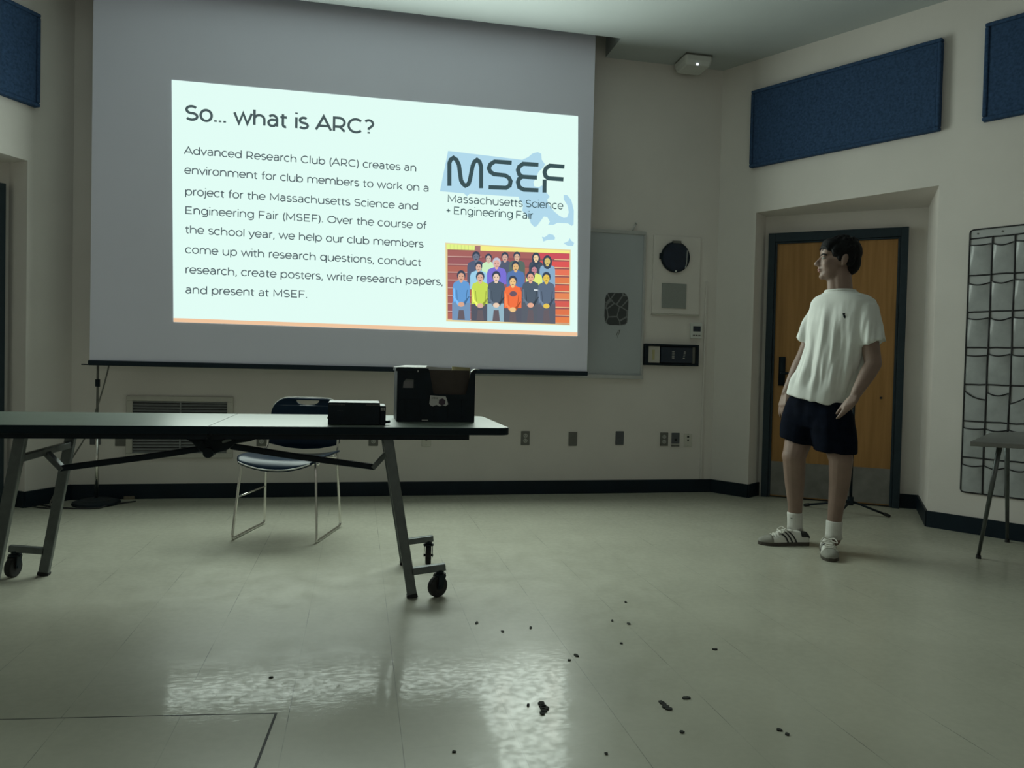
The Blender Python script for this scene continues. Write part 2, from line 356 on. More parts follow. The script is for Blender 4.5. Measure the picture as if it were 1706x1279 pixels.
BH = 0.107
b = MB(wb); b.box((MIRS - RO.x + 0.01, 0, 0), (RO.x - 0.01, 0.012, BH)); struct(b.build('baseboard_back', M['base'], bevel=0.003))
def side_base(fr, mp, name):
    b = MB()
    def run(p, q, n): b.prism([p, q, q + n * 0.012, p + n * 0.012], (0, 0, BH))
    a, bb = mp(DLE), mp(ARE); sg = 1
    def nrm(p, q, toward):
        d = (q - p).normalized(); n = Vector((d.y, -d.x, 0)); return n if n.dot(toward - p) > 0 else -n
    room = Vector((0.45, 3, 0)); alc = (fr(UB, 0, 0) + fr(UC, 0, 0)) / 2
    for p, q, t in ((fr(0, 0, 0), fr(UB, 0, 0), room), (fr(UB, 0, 0), a, alc), (mp(DO + DD * 1.0), bb, alc), (bb, fr(UC, 0, 0), alc), (fr(UC, 0, 0), fr(UE, 0, 0), room)):
        run(p, q, nrm(p, q, t))
    return struct(b.build(name, M['base']))
side_base(wr, lambda p: Vector(p), 'baseboard_right'); side_base(wl, mir, 'baseboard_left')

def door(fr, name, leafm, full):
    fw = 0.05; Wd = 0.996; Hd = 2.118
    m = MB(fr); m.box((0, 0, 0), (fw, 0.06, Hd)).box((Wd - fw, 0, 0), (Wd, 0.06, Hd)).box((fw, 0, Hd - 0.07), (Wd - fw, 0.06, Hd))
    m.box((fw, 0, 0.0), (fw + 0.018, 0.045, Hd - 0.07)).box((Wd - fw - 0.018, 0, 0), (Wd - fw, 0.045, Hd - 0.07)).box((fw + 0.018, 0, Hd - 0.085), (Wd - fw - 0.018, 0.045, Hd - 0.07))
    d = MB(fr); d.box((fw + 0.004, 0.004, 0.012), (Wd - fw - 0.004, 0.03, Hd - 0.072))
    root = d.build(name, leafm); struct(root)
    m.build('door_frame', M['navyframe'], root, bevel=0.003)
    if full:
        k = MB(fr); k.box((fw + 0.012, 0.03, 0.02), (Wd - fw - 0.012, 0.034, 0.29)); k.build('kick_plate', M['kick'], root)
        h = MB(fr); h.box((fw + 0.055, 0.03, 0.90), (fw + 0.105, 0.04, 1.13)); h.tube([(fw + 0.08, 0.04, 1.0), (fw + 0.08, 0.075, 1.0), (fw + 0.18, 0.08, 1.0)], 0.010)
        h.build('door_handle', M['blackmetal'], root, smooth=True)
        p = MB(fr); p.cyl((0.848, 0.03, 0.83), (0.848, 0.034, 0.83), 0.009); p.build('peg', M['dark'], root)
        t = MB(fr); t.box((fw, 0, 0), (Wd - fw, 0.02, 0.012)); t.build('threshold', M['dark'], root)
    return root
door(dr, 'door_1', M['wood'], True); door(dlm, 'door_2', M['navyframe'], False)

# ------------------------------------------------------------------ blue acoustic panels
def panel(fr, u0, u1, z0, z1, label):
    t = thing('acoustic_panel', fr((u0 + u1) / 2, 0, z0), label, 'wall panel', 'blue acoustic wall panels')
    m = MB(fr); m.box((u0 + 0.025, 0.0, z0 + 0.025), (u1 - 0.025, 0.040, z1 - 0.025)); m.build('panel_face', M['fabric_blue'], t, bevel=0.004)
    e = MB(fr)
    for a, b_ in (((u0, 0, z0), (u1, 0.05, z0 + 0.025)), ((u0, 0, z1 - 0.025), (u1, 0.05, z1)), ((u0, 0, z0 + 0.025), (u0 + 0.025, 0.05, z1 - 0.025)), ((u1 - 0.025, 0, z0 + 0.025), (u1, 0.05, z1 - 0.025))): e.box(a, b_)
    e.build('panel_edge', M['fabric_blue'], t, bevel=0.008)
panel(wr, 0.287, 1.655, 2.618, 3.22, 'long blue fabric panel high on the wall above the wooden door')
panel(wr, 1.90, 3.25, 2.618, 3.23, 'blue fabric panel above the pocket organizer, cut by the right edge of the photo')
panel(wl, 0.287, 1.655, 2.618, 3.22, 'blue fabric panel high on the left wall beside the projection screen')

# ------------------------------------------------------------------ projection screen and the projected slide
scr = thing('projection_screen', (0, SCREEN_Y, 0.95), 'large white pull-down projection screen with a lit slide on it', 'projection screen')
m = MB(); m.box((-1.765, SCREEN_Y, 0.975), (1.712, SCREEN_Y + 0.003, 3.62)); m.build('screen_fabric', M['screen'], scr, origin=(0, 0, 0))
# screen stain uses object coordinates: keep world-aligned offsets
m = MB(); m.box((-1.772, SCREEN_Y - 0.016, 0.944), (1.716, SCREEN_Y + 0.018, 0.979)); m.build('bottom_bar', M['bar'], scr, bevel=0.006)
m = MB(); m.cyl((-1.815, SCREEN_Y, 0.949), (-1.77, SCREEN_Y, 0.949), 0.004); m.build('bar_pin', M['bar'], scr)
m = MB(); m.cyl((-1.85, SCREEN_Y + 0.04, 3.63), (1.80, SCREEN_Y + 0.04, 3.63), 0.05, 24); m.build('roller', M['alu'], scr, smooth=True)

SLY = SCREEN_Y - 0.002
def sp(x, y, k=0): return at(x, y, SLY - 0.0012 * k)
m = MB(); q = [sp(286, 133), sp(963, 193.5), sp(962, 560), sp(289, 536)]; m.prism(q, (0, -0.001, 0))
slide = m.build('projected_slide', emat('slide_light', (0.76, 0.985, 0.915)), scr); slide['label'] = 'bright white slide with text, a logo and a group photo'
E_TXT = esr('slide_text_grey', (86, 100, 104)); E_HEAD = esr('slide_heading_grey', (74, 90, 92)); E_LOGO = esr('slide_logo_dark', (62, 84, 88))
m = MB(); m.prism([sp(289, 529.6, 1), sp(962, 553.4, 1), sp(962, 560, 1), sp(289, 536, 1)], (0, -0.0008, 0)); m.build('slide_orange_bar', esr('slide_orange', (240, 198, 160)), slide)

def arc(cx, cy, rx, ry, a0, a1, n=14): return [(cx + rx * math.cos(math.radians(a0 + (a1 - a0) * i / n)), cy + ry * math.sin(math.radians(a0 + (a1 - a0) * i / n))) for i in range(n + 1)]
XH = 0.70
def bowl(x): return [arc(x, 0.36, 0.32, 0.34, 0, 360, 24)]
def bb_(c): return arc(c, 0.36, 0.32, 0.34, 0, 360, 24)
G = {
 'A': (1.02, [[(0.04, 0), (0.51, 0.97), (0.98, 0)], [(0.2, 0.3), (0.82, 0.3)]]),
 'C': (1.02, [arc(0.55, 0.485, 0.46, 0.46, 45, 315, 24)]),
 'E': (0.92, [[(0.80, 0.04), (0.15, 0.04), (0.15, 0.95), (0.78, 0.95)], [(0.15, 0.5), (0.70, 0.5)]]),
 'F': (0.86, [[(0.15, 0), (0.15, 0.95), (0.78, 0.95)], [(0.15, 0.46), (0.70, 0.46)]]),
 'M': (1.20, [[(0.15, 0), (0.15, 0.95), (0.60, 0.2), (1.05, 0.95), (1.05, 0)]]),
 'O': (1.12, [arc(0.56, 0.485, 0.47, 0.46, 0, 360, 28)]),
 'R': (0.98, [[(0.15, 0), (0.15, 0.95), (0.48, 0.95)] + arc(0.48, 0.635, 0.32, 0.315, 90, -90, 12) + [(0.15, 0.32)], [(0.52, 0.32), (0.82, 0)]]),
 'S': (0.86, [arc(0.43, 0.71, 0.30, 0.235, 35, 180, 10) + arc(0.43, 0.71, 0.30, 0.235, 180, 262, 5)[1:] + arc(0.43, 0.26, 0.32, 0.225, 85, 0, 6) + arc(0.43, 0.26, 0.32, 0.225, 0, -148, 10)[1:]]),
 'a': (0.80, [arc(0.37, 0.44, 0.26, 0.26, 140, 0, 10) + [(0.63, 0.0)], [(0.63, 0.41), (0.36, 0.41)] + arc(0.34, 0.215, 0.22, 0.195, 90, 270, 12) + [(0.46, 0.04), (0.63, 0.2)]]),
 'b': (0.88, [[(0.12, 0), (0.12, 1.06)], bb_(0.46)]),
 'c': (0.74, [arc(0.40, 0.36, 0.33, 0.34, 45, 315, 18)]),
 'd': (0.88, [[(0.76, 0), (0.76, 1.06)], bb_(0.42)]),
 'e': (0.80, [[(0.08, 0.36), (0.73, 0.36)] + arc(0.40, 0.36, 0.33, 0.34, 0, 318, 22)]),
 'f': (0.46, [[(0.20, 0), (0.20, 0.85)] + arc(0.37, 0.85, 0.17, 0.19, 180, 80, 7), [(0.04, 0.68), (0.42, 0.68)]]),
 'g': (0.88, [bb_(0.42), [(0.76, 0.7), (0.76, 0.05)] + arc(0.45, 0.05, 0.31, 0.30, 0, -140, 10)]),
 'h': (0.86, [[(0.12, 0), (0.12, 1.06)], [(0.12, 0.4)] + arc(0.42, 0.40, 0.30, 0.30, 170, 0, 10) + [(0.72, 0)]]),
 'i': (0.26, [[(0.13, 0), (0.13, 0.7)], [(0.13, 0.90), (0.13, 1.0)]]),
 'j': (0.28, [[(0.15, 0.7), (0.15, -0.1)] + arc(-0.0, -0.1, 0.15, 0.16, 0, -100, 6), [(0.15, 0.90), (0.15, 1.0)]]),
 'k': (0.78, [[(0.12, 0), (0.12, 1.06)], [(0.66, 0.7), (0.12, 0.2)], [(0.34, 0.40), (0.70, 0)]]),
 'l': (0.26, [[(0.13, 0), (0.13, 1.06)]]),
 'm': (1.34, [[(0.12, 0), (0.12, 0.7)], [(0.12, 0.4)] + arc(0.395, 0.40, 0.275, 0.30, 170, 0, 9) + [(0.67, 0)], [(0.67, 0.4)] + arc(0.945, 0.40, 0.275, 0.30, 170, 0, 9) + [(1.22, 0)]]),
 'n': (0.86, [[(0.12, 0), (0.12, 0.7)], [(0.12, 0.4)] + arc(0.42, 0.40, 0.30, 0.30, 170, 0, 10) + [(0.72, 0)]]),
 'o': (0.84, [bb_(0.42)]),
 'p': (0.88, [[(0.12, -0.26), (0.12, 0.7)], bb_(0.46)]),
 'q': (0.88, [[(0.76, -0.26), (0.76, 0.7)], bb_(0.42)]),
 'r': (0.48, [[(0.12, 0), (0.12, 0.7)], [(0.12, 0.4)] + arc(0.40, 0.40, 0.28, 0.29, 170, 85, 6)]),
 's': (0.66, [arc(0.33, 0.53, 0.23, 0.165, 40, 180, 9) + arc(0.33, 0.53, 0.23, 0.165, 180, 260, 4)[1:] + arc(0.33, 0.19, 0.25, 0.165, 82, 0, 5) + arc(0.33, 0.19, 0.25, 0.165, 0, -150, 9)[1:]]),
 't': (0.50, [[(0.20, 0.90), (0.20, 0.18)] + arc(0.35, 0.18, 0.15, 0.16, 180, 290, 7), [(0.04, 0.68), (0.44, 0.68)]]),
 'u': (0.86, [[(0.12, 0.7), (0.12, 0.30)] + arc(0.42, 0.30, 0.30, 0.30, 180, 350, 10), [(0.73, 0.7), (0.73, 0)]]),
 'v': (0.72, [[(0.04, 0.7), (0.36, 0.03), (0.68, 0.7)]]),
 'w': (1.12, [[(0.04, 0.7), (0.31, 0.03), (0.56, 0.68), (0.81, 0.03), (1.08, 0.7)]]),
 'y': (0.72, [[(0.04, 0.7), (0.36, 0.03)], [(0.68, 0.7), (0.33, -0.1)] + arc(0.18, -0.08, 0.17, 0.16, -20, -110, 5)]),
 '.': (0.28, [[(0.14, 0.0), (0.14, 0.12)]]), ',': (0.28, [[(0.15, 0.12), (0.15, 0.0), (0.09, -0.16)]]),
 '(': (0.38, [arc(0.62, 0.40, 0.46, 0.80, 130, 230, 10)]), ')': (0.38, [arc(-0.24, 0.40, 0.46, 0.80, -50, 50, 10)]),
 '?': (0.74, [arc(0.36, 0.70, 0.26, 0.25, 150, 0, 10) + arc(0.36, 0.70, 0.26, 0.25, 0, -60, 4)[1:] + [(0.36, 0.36), (0.36, 0.26)], [(0.36, 0.0), (0.36, 0.12)]]),
 '+': (0.62, [[(0.06, 0.42), (0.54, 0.42)], [(0.30, 0.18), (0.30, 0.66)]]), ' ': (0.34, []),
}
def ribbon(mb, pts, w, fn):
    n = len(pts); L_, R_ = [], []
    closed = n > 3 and math.hypot(pts[0][0] - pts[-1][0], pts[0][1] - pts[-1][1]) < 1e-6
    for i in range(n):
        if closed: a, c_ = pts[(i - 1) % (n - 1)], pts[(i + 1) % (n - 1)] if i < n - 1 else pts[1]
        else: a, c_ = pts[max(i - 1, 0)], pts[min(i + 1, n - 1)]
        p = pts[i]
        d1 = Vector((p[0] - a[0], p[1] - a[1])); d2 = Vector((c_[0] - p[0], c_[1] - p[1]))
        d1 = d1.normalized() if d1.length > 1e-9 else d2.normalized(); d2 = d2.normalized() if d2.length > 1e-9 else d1
        t = (d1 + d2); t = t.normalized() if t.length > 1e-6 else d1
        nn = Vector((-t.y, t.x)); k = w / 2 / max(0.45, nn.dot(Vector((-d1.y, d1.x))))
        L_.append(mb.b.verts.new(fn(p[0] + nn.x * k, p[1] + nn.y * k))); R_.append(mb.b.verts.new(fn(p[0] - nn.x * k, p[1] - nn.y * k)))
    for i in range(n - 1): mb.face([L_[i], L_[i + 1], R_[i + 1], R_[i]])
def text(mb, s, p0, p1, cap, w, k, space=0.40, track=-0.01):
    """stroke lettering from px p0 to px p1 on the slide (baseline), cap height in px at the start"""
    a, b_ = sp(*p0, k), sp(*p1, k); hcap = (sp(p0[0], p0[1] - cap, k) - a).length
    tot = sum((space if ch == ' ' else G[ch][0] + track) for ch in s); sx = (b_ - a).length / tot; ux = (b_ - a).normalized(); uz = Vector((0, 0, 1)); x = 0
    for ch in s:
        adv, st = G[ch]
        for pts in st:
            ribbon(mb, [((px + x) * sx / hcap, py * (1.09 if ch.islower() and ch not in 'bdfhklt' else 1.0) if py > 0 else py) for px, py in pts], w, lambda u, v: a + ux * (u * hcap) + uz * (v * hcap))
        x += space if ch == ' ' else adv + track
Z2 = lambda x, y: (280 + x / 3.198, 120 + y / 3.198)
m = MB(); text(m, 'So... what is ARC?', Z2(86, 253), Z2(1100, 330), 24.5, 0.172, 2); m.build('slide_heading', E_HEAD, slide)
m = MB()
for s, a, b_ in (('Advanced Research Club (ARC) creates an', (84, 435), (1325, 530)), ('environment for club members to work on a', (86, 540), (1392, 637)),
                 ('project for the Massachusetts Science and', (88, 655), (1333, 734)), ('Engineering Fair (MSEF). Over the course of', (88, 754), (1377, 836)),
                 ('the school year, we help our club members', (90, 857), (1362, 935)), ('come up with research questions, conduct', (90, 964), (1350, 1033)),
                 ('research, create posters, write research papers,', (90, 1071), (1465, 1136)), ('and present at MSEF.', (90, 1178), (743, 1203))):
    m = MB(); text(m, s, Z2(*a), Z2(*b_), 12.4, 0.142, 2); m.build('slide_text_line', E_TXT, slide)
# logo: state outline, lettering, caption
Z7 = lambda x, y: (725 + x / 6.963, 240 + y / 6.963)
def blob(mb, pts, k): mb.prism([sp(*p, k) for p in pts], (0, -0.00004, 0))
mapm = MB()
blob(mapm, [Z7(*p) for p in ((150, 78), (560, 128), (1010, 182), (1080, 150), (1130, 108), (1190, 92), (1232, 112), (1236, 180), (1275, 235), (1250, 275), (1200, 320), (1165, 400), (1140, 440), (1150, 490), (1200, 500), (1240, 480), (1290, 560), (1330, 610), (1300, 640), (1310, 690), (1380, 780), (1440, 830), (1490, 855), (1530, 850), (1550, 790), (1535, 710), (1490, 640), (1490, 590), (1530, 590), (1580, 650), (1608, 770), (1605, 930), (1585, 948), (1540, 920), (1420, 912), (1370, 938), (1310, 936), (1330, 900), (1300, 845), (1260, 840), (1225, 890), (1180, 950), (1150, 960), (1110, 920), (1090, 860), (1050, 820), (1010, 770), (1020, 700), (980, 650), (970, 612), (400, 575), (370, 605), (335, 572), (55, 545))], 1)
blob(mapm, [Z7(*p) for p in ((1238, 1075), (1270, 1080), (1320, 1042), (1370, 1052), (1392, 1085), (1385, 1108), (1300, 1112), (1255, 1130), (1250, 1105))], 1)
blob(mapm, [Z7(*p) for p in ((1488, 1150), (1545, 1125), (1560, 1090), (1580, 1120), (1612, 1145), (1600, 1180), (1540, 1180))], 1)
mapm.build('logo_map', esr('logo_map_blue', (178, 218, 236)), slide)
let = MB()
def stroke(pts, w=48):
    P = [Z7(*p) for p in pts]
    ribbon(let, P, w / 6.963, lambda x, y: sp(x, y, 2))
stroke([(165, 485), (165, 220), (180, 180), (212, 158), (245, 180), (275, 240), (300, 420), (322, 460), (350, 482), (385, 465), (402, 420), (435, 250), (455, 205), (485, 182), (515, 205), (533, 260), (533, 512)])
stroke([(888, 216), (690, 202), (640, 235), (622, 280), (640, 320), (680, 348), (810, 362), (855, 390), (875, 430), (865, 480), (825, 507), (620, 500)])
stroke([(1198, 240), (1020, 228), (975, 262), (960, 300), (975, 350), (1010, 378), (1182, 388)]); stroke([(1010, 378), (975, 400), (960, 440), (975, 500), (1030, 528), (1198, 535)])
stroke([(1500, 262), (1330, 250), (1285, 280), (1268, 325), (1280, 370), (1310, 396), (1488, 408)]); stroke([(1270, 410), (1268, 562)])
let.build('logo_lettering', E_LOGO, slide)
m = MB(); text(m, 'Massachusetts Science', Z7(138, 672), Z7(1487, 757), 12.6, 0.12, 3, space=0.3); text(m, '+ Engineering Fair', Z7(125, 806), Z7(1138, 872), 12.6, 0.12, 3, space=0.3); m.build('logo_caption', E_LOGO, slide)
# group photo on the slide
Z6 = lambda x, y: (735 + x / 7.417, 395 + y / 7.417)
PC = {}
def pc(rgb):
    if rgb not in PC: PC[rgb] = len(PC)
    return PC[rgb]
ph = MB()
def zp(pts, rgb, k): ph.m = pc(rgb); blob(ph, [Z6(*p) for p in pts], k)
def zrow(y, a=0): return y
def edge_y(x): return 75 + (x - 60) * 0.0535            # the picture's tilted top edge
zp([(52, 68), (1600, 155), (1592, 1090), (62, 1040)], (232, 214, 160), 1)
zp([(78, 150), (1588, 195), (1583, 1078), (80, 1018)], (150, 92, 92), 2)
nrow = 9
for i in range(nrow):
    y0 = 150 + i * 97; yr0 = 195 + i * 98
    zp([(82, y0 + 8), (800, y0 + 30), (1584, yr0 + 8), (1584, yr0 + 84), (800, y0 + 104), (82, y0 + 82)], [(168, 104, 100), (158, 96, 100), (178, 108, 96)][i % 3], 2.4)
    zp([(1150, yr0 + 4), (1584, yr0 + 10), (1584, yr0 + 80), (1150, yr0 + 66)], [(206, 86, 96), (222, 92, 90), (232, 120, 92), (226, 130, 84), (222, 104, 80), (230, 138, 92), (216, 98, 88), (224, 120, 80), (232, 132, 80)][i], 2.7)
    zp([(82, y0 + 82), (500, y0 + 92), (500, y0 + 100), (82, y0 + 92)], (212, 180, 170), 2.8); zp([(1400, yr0 + 76), (1584, yr0 + 82), (1584, yr0 + 92), (1400, yr0 + 86)], (236, 196, 150), 2.9)
zp([(64, 84), (415, 104), (412, 162), (66, 150)], (228, 246, 140), 3); zp([(486, 108), (1590, 170), (1590, 202), (486, 168)], (246, 240, 140), 3); zp([(415, 106), (486, 110), (484, 172), (413, 168)], (168, 120, 118), 3.2)
for i in range(7): zp([(110 + i * 45, 90 + i * 2), (114 + i * 45, 90 + i * 2), (114 + i * 45, 150 + i * 2), (110 + i * 45, 150 + i * 2)], (190, 206, 130), 3.3)
def oval(cx, cy, rx, ry): return [(cx + rx * math.cos(2 * PI * i / 14), cy + ry * math.sin(2 * PI * i / 14)) for i in range(14)]
KK = [0]
def fig(cx, cy, r, sh, hh, body, face, hair, k, hw=None, longhair=False, cap=None):
    KK[0] += 1; k = k + KK[0] * 0.08
    hw = hw or r * 2.1
    zp([(cx - r * 0.6, cy + r * 1.0), (cx + r * 0.6, cy + r * 1.0), (cx + hw * 0.85, cy + r * 1.55), (cx + hw, cy + r * 2.5), (cx + hw, cy + hh), (cx - hw, cy + hh), (cx - hw, cy + r * 2.5), (cx - hw * 0.85, cy + r * 1.55)], body, k)
    if longhair: zp(oval(cx, cy + r * 0.4, r * 1.25, r * 1.9), hair, k + 0.2)
    zp(oval(cx, cy - r * 0.18, r * 1.02, r * 1.22), cap or hair, k + 0.3)
    zp([(cx - r * 0.34, cy + r * 0.5), (cx + r * 0.34, cy + r * 0.5), (cx + r * 0.4, cy + r * 1.35), (cx, cy + r * 1.6), (cx - r * 0.4, cy + r * 1.35)], face, k + 0.4)
    zp(oval(cx, cy + r * 0.22, r * 0.76, r * 0.98), face, k + 0.5)
    dk = tuple(int(v * 0.55) for v in face)
    for sx in (-1, 1): zp(oval(cx + sx * r * 0.34, cy + r * 0.05, r * 0.16, r * 0.10), dk, k + 0.6)
    zp(oval(cx, cy + r * 0.78, r * 0.30, r * 0.10), dk, k + 0.6)
HK = (62, 74, 92); DKC = (84, 98, 112)
fig(432, 240, 48, 0, 330, (88, 100, 124), (112, 122, 140), HK, 4, 110); fig(585, 260, 42, 0, 300, (206, 240, 196), (214, 186, 170), HK, 4, 85); fig(788, 245, 44, 0, 300, (88, 96, 116), (214, 176, 160), HK, 4, 90)
fig(936, 240, 44, 0, 300, (94, 112, 104), (220, 182, 156), HK, 4, 100); fig(1172, 250, 42, 0, 300, (74, 86, 100), (244, 214, 170), HK, 4, 88, True); fig(1312, 290, 46, 0, 330, (140, 176, 204), (216, 196, 120), HK, 4, 96, True)
fig(462, 365, 46, 0, 280, (160, 210, 236), (226, 186, 166), HK, 6, 105); fig(685, 320, 50, 0, 260, (126, 116, 214), (226, 178, 166), HK, 6, 120, False, (200, 200, 214)); fig(920, 360, 48, 0, 260, (92, 124, 176), (228, 188, 132), HK, 6, 112); fig(1150, 400, 44, 0, 240, (226, 240, 130), (200, 140, 150), HK, 6, 100)
FR = [(248, 480, (104, 160, 216), (220, 172, 146)), (482, 495, (200, 222, 92), (222, 180, 160)), (680, 490, DKC, (236, 210, 186)), (885, 545, (244, 118, 72), (240, 200, 140)), (1105, 490, DKC, (232, 176, 150)), (1300, 500, (96, 112, 132), (232, 200, 90))]
LG = [(120, 152, 186), (88, 92, 104), (150, 184, 200), (92, 96, 108), (94, 100, 110), (96, 100, 112)]
for i, (cx, cy, body, face) in enumerate(FR):
    zp([(cx - 112, 800), (cx + 112, 810), (cx + 112, 1030 + i * 8), (cx - 112, 1022 + i * 8)], LG[i], 8 + i * 0.03)
    zp([(cx - 30, 900), (cx + 30, 900), (cx + 46, 1020 + i * 8), (cx - 46, 1018 + i * 8)], (106, 98, 104), 8.3)
    fig(cx, cy, 52, 0, 330, body, face, HK, 9, 106)
    lt = tuple(min(255, int(v * 1.18) + 8) for v in body); dk_ = tuple(int(v * 0.72) for v in body)
    zp([(cx - 98, cy + 150), (cx - 84, cy + 150), (cx - 70, cy + 300), (cx - 92, cy + 318)], lt, 10.4); zp([(cx + 70, cy + 170), (cx + 78, cy + 170), (cx + 62, cy + 310), (cx + 54, cy + 310)], dk_, 10.4); zp([(cx - 60, cy + 170), (cx - 54, cy + 170), (cx - 44, cy + 300), (cx - 50, cy + 300)], dk_, 10.4)
    zp([(cx - 104, cy + 250), (cx - 92, cy + 250), (cx - 20, cy + 335), (cx - 44, cy + 362)], lt, 10.6); zp([(cx + 104, cy + 250), (cx + 92, cy + 250), (cx + 20, cy + 335), (cx + 44, cy + 362)], dk_, 10.6)
    zp(oval(cx, cy + 350, 40, 30), face, 10.9)
zp(oval(890, 700, 46, 34), (112, 92, 104), 11.2); zp([(1145, 640), (1195, 646), (1195, 666), (1145, 660)], (214, 222, 226), 11.2)
inv = sorted(PC, key=PC.get)
ph.build('slide_group_photo', [esr('slide_photo_ink', c_) for c_ in inv], slide)

# ------------------------------------------------------------------ back wall fittings
wbd = thing('whiteboard', (2.0, BY, 0.94), 'grey whiteboard half hidden behind the right edge of the projection screen', 'whiteboard')
m = MB(wb); m.box((0.4, 0.002, 0.95), (2.235, 0.014, 2.10)); m.build('board_surface', M['whiteboard'], wbd)
m = MB(wb); m.box((0.38, 0.0, 2.085), (2.25, 0.024, 2.112)).box((2.232, 0, 0.94), (2.252, 0.022, 2.085)).box((0.38, 0, 0.935), (0.40, 0.022, 2.085)); m.build('board_frame', M['alu'], wbd, bevel=0.003)
m = MB(wb); m.box((0.38, 0.0, 0.925), (2.252, 0.03, 0.95)).box((0.38, 0.03, 0.925), (2.252, 0.036, 0.956)); m.build('marker_tray', M['alu'], wbd, bevel=0.002)
m = MB(wb); m.tube([(2.135, 0.012, 2.11), (2.145, 0.02, 2.14), (2.16, 0.022, 2.172)], 0.006); m.cyl((2.158, 0.02, 2.168), (2.162, 0.024, 2.18), 0.009); m.build('map_hook', M['alu'], wbd, smooth=True)
m = MB()
pts = []
for i in range(40):
    a = 2 * PI * i / 40; ca, sa = math.cos(a), math.sin(a); e = 0.42
    pts.append((2.0165 + 0.100 * math.copysign(abs(ca) ** e, ca) * (1 + random.uniform(-0.04, 0.02)), 1.484 + 0.132 * math.copysign(abs(sa) ** e, sa) * (1 + random.uniform(-0.04, 0.02))))
m.sheet([pts], lambda x, y, d: wb(x, 0.0145 + d, y), 0.0015); tag(m.build('smudged_sheet', M['smear'], origin=wb(2.017, 0.015, 1.484)), 'dark smudged sheet with pale crackle lines stuck on the whiteboard', 'sheet')
m = MB(); ribbon(m, [(2.02, 1.27), (2.035, 1.31), (2.03, 1.255), (2.045, 1.30), (2.05, 1.315), (2.04, 1.312)], 0.007, lambda x, y: wb(x, 0.0145, y)); m.build('marker_scribble', M['plate'], wbd)

ck = thing('clock_speaker_panel', wb(2.52, 0, 1.46), 'wall panel with a round navy clock above a square grey speaker grille', 'wall clock')
m = MB(wb); m.box((2.318, 0, 1.462), (2.728, 0.016, 2.095)); m.build('panel_plate', M['wall'], ck, bevel=0.003)
m = MB(wb); m.cyl((2.503, 0.016, 1.921), (2.503, 0.036, 1.921), 0.124, 48); m.build('clock_case', M['black'], ck, bevel=0.004)
m = MB(wb); m.cyl((2.503, 0.036, 1.921), (2.503, 0.038, 1.921), 0.112, 48); m.build('clock_dial', M['clockface'], ck)
m = MB(wb); m.box((2.475, 0.016, 2.032), (2.545, 0.042, 2.052)); m.build('clock_clip', M['plate'], ck); m = MB(wb); m.box((2.368, 0.016, 1.90), (2.385, 0.034, 1.945)); m.build('side_catch', M['black'], ck)
m = MB(wb); m.box((2.497, 0.037, 1.80), (2.512, 0.041, 1.812)); m.build('clock_button', M['whiteplast'], ck); m = MB(wb); m.tube([(2.60, 0.039, 1.98), (2.597, 0.039, 1.87), (2.585, 0.039, 1.835)], 0.0022, 6); m.build('clock_hand', M['whiteplast'], ck)
m = MB(wb); m.box((2.398, 0.016, 1.508), (2.61, 0.024, 1.708)); m.build('speaker_grille', M['grille'], ck, bevel=0.002)
m = MB(wb); m.box((2.318, 0.0, 1.452), (2.728, 0.02, 1.462)); m.build('panel_lip', M['ventframe'], ck)

th = thing('thermostat', wb(2.71, 0, 1.27), 'small white thermostat with a dark display above the black control box', 'thermostat')
m = MB(wb); m.box((2.658, 0, 1.268), (2.758, 0.026, 1.396)); m.build('thermostat_case', M['whiteplast'], th, bevel=0.005)
m = MB(wb); m.box((2.676, 0.026, 1.325), (2.742, 0.028, 1.368)); m.build('display', M['glassdark'], th)
m = MB(wb)
for k in range(3): m.box((2.676 + k * 0.024, 0.026, 1.288), (2.692 + k * 0.024, 0.029, 1.298))
m.build('buttons', M['plate'], th)
cb = thing('control_box', wb(2.49, 0, 1.04), 'black-framed control box with a dark glass front on the wall below the thermostat', 'control panel')
m = MB(wb); m.box((2.256, 0, 1.04), (2.726, 0.018, 1.214)); m.build('box_back', M['blackmetal'], cb)
m = MB(wb); m.box((2.256, 0.018, 1.04), (2.726, 0.045, 1.056)).box((2.256, 0.018, 1.198), (2.726, 0.045, 1.214)).box((2.256, 0.018, 1.056), (2.288, 0.045, 1.198)).box((2.70, 0.018, 1.056), (2.726, 0.045, 1.198)); m.build('box_frame', M['blackmetal'], cb, bevel=0.003)
m = MB(wb); m.box((2.29, 0.018, 1.06), (2.39, 0.03, 1.194)); m.build('pale_module', M['ventframe'], cb, bevel=0.002)
m = MB(wb); m.box((2.325, 0.03, 1.085), (2.345, 0.034, 1.165)); m.build('label_strip', M['manila'], cb)
m = MB(wb); m.box((2.40, 0.018, 1.064), (2.672, 0.034, 1.19)); m.build('glass_front', M['glassdark'], cb)
m = MB(wb)
for k in range(5):
    m.box((2.495, 0.034, 1.10 + k * 0.013), (2.515, 0.035, 1.106 + k * 0.013)); m.box((2.59 + k * 0.002, 0.034, 1.10 + k * 0.013), (2.606 + k * 0.002, 0.035, 1.105 + k * 0.013))
m.build('dial_marks', M['socket'], cb)
m = MB(wb); m.box((2.674, 0.018, 1.06), (2.698, 0.032, 1.194)); m.build('side_strip', M['plate'], cb)

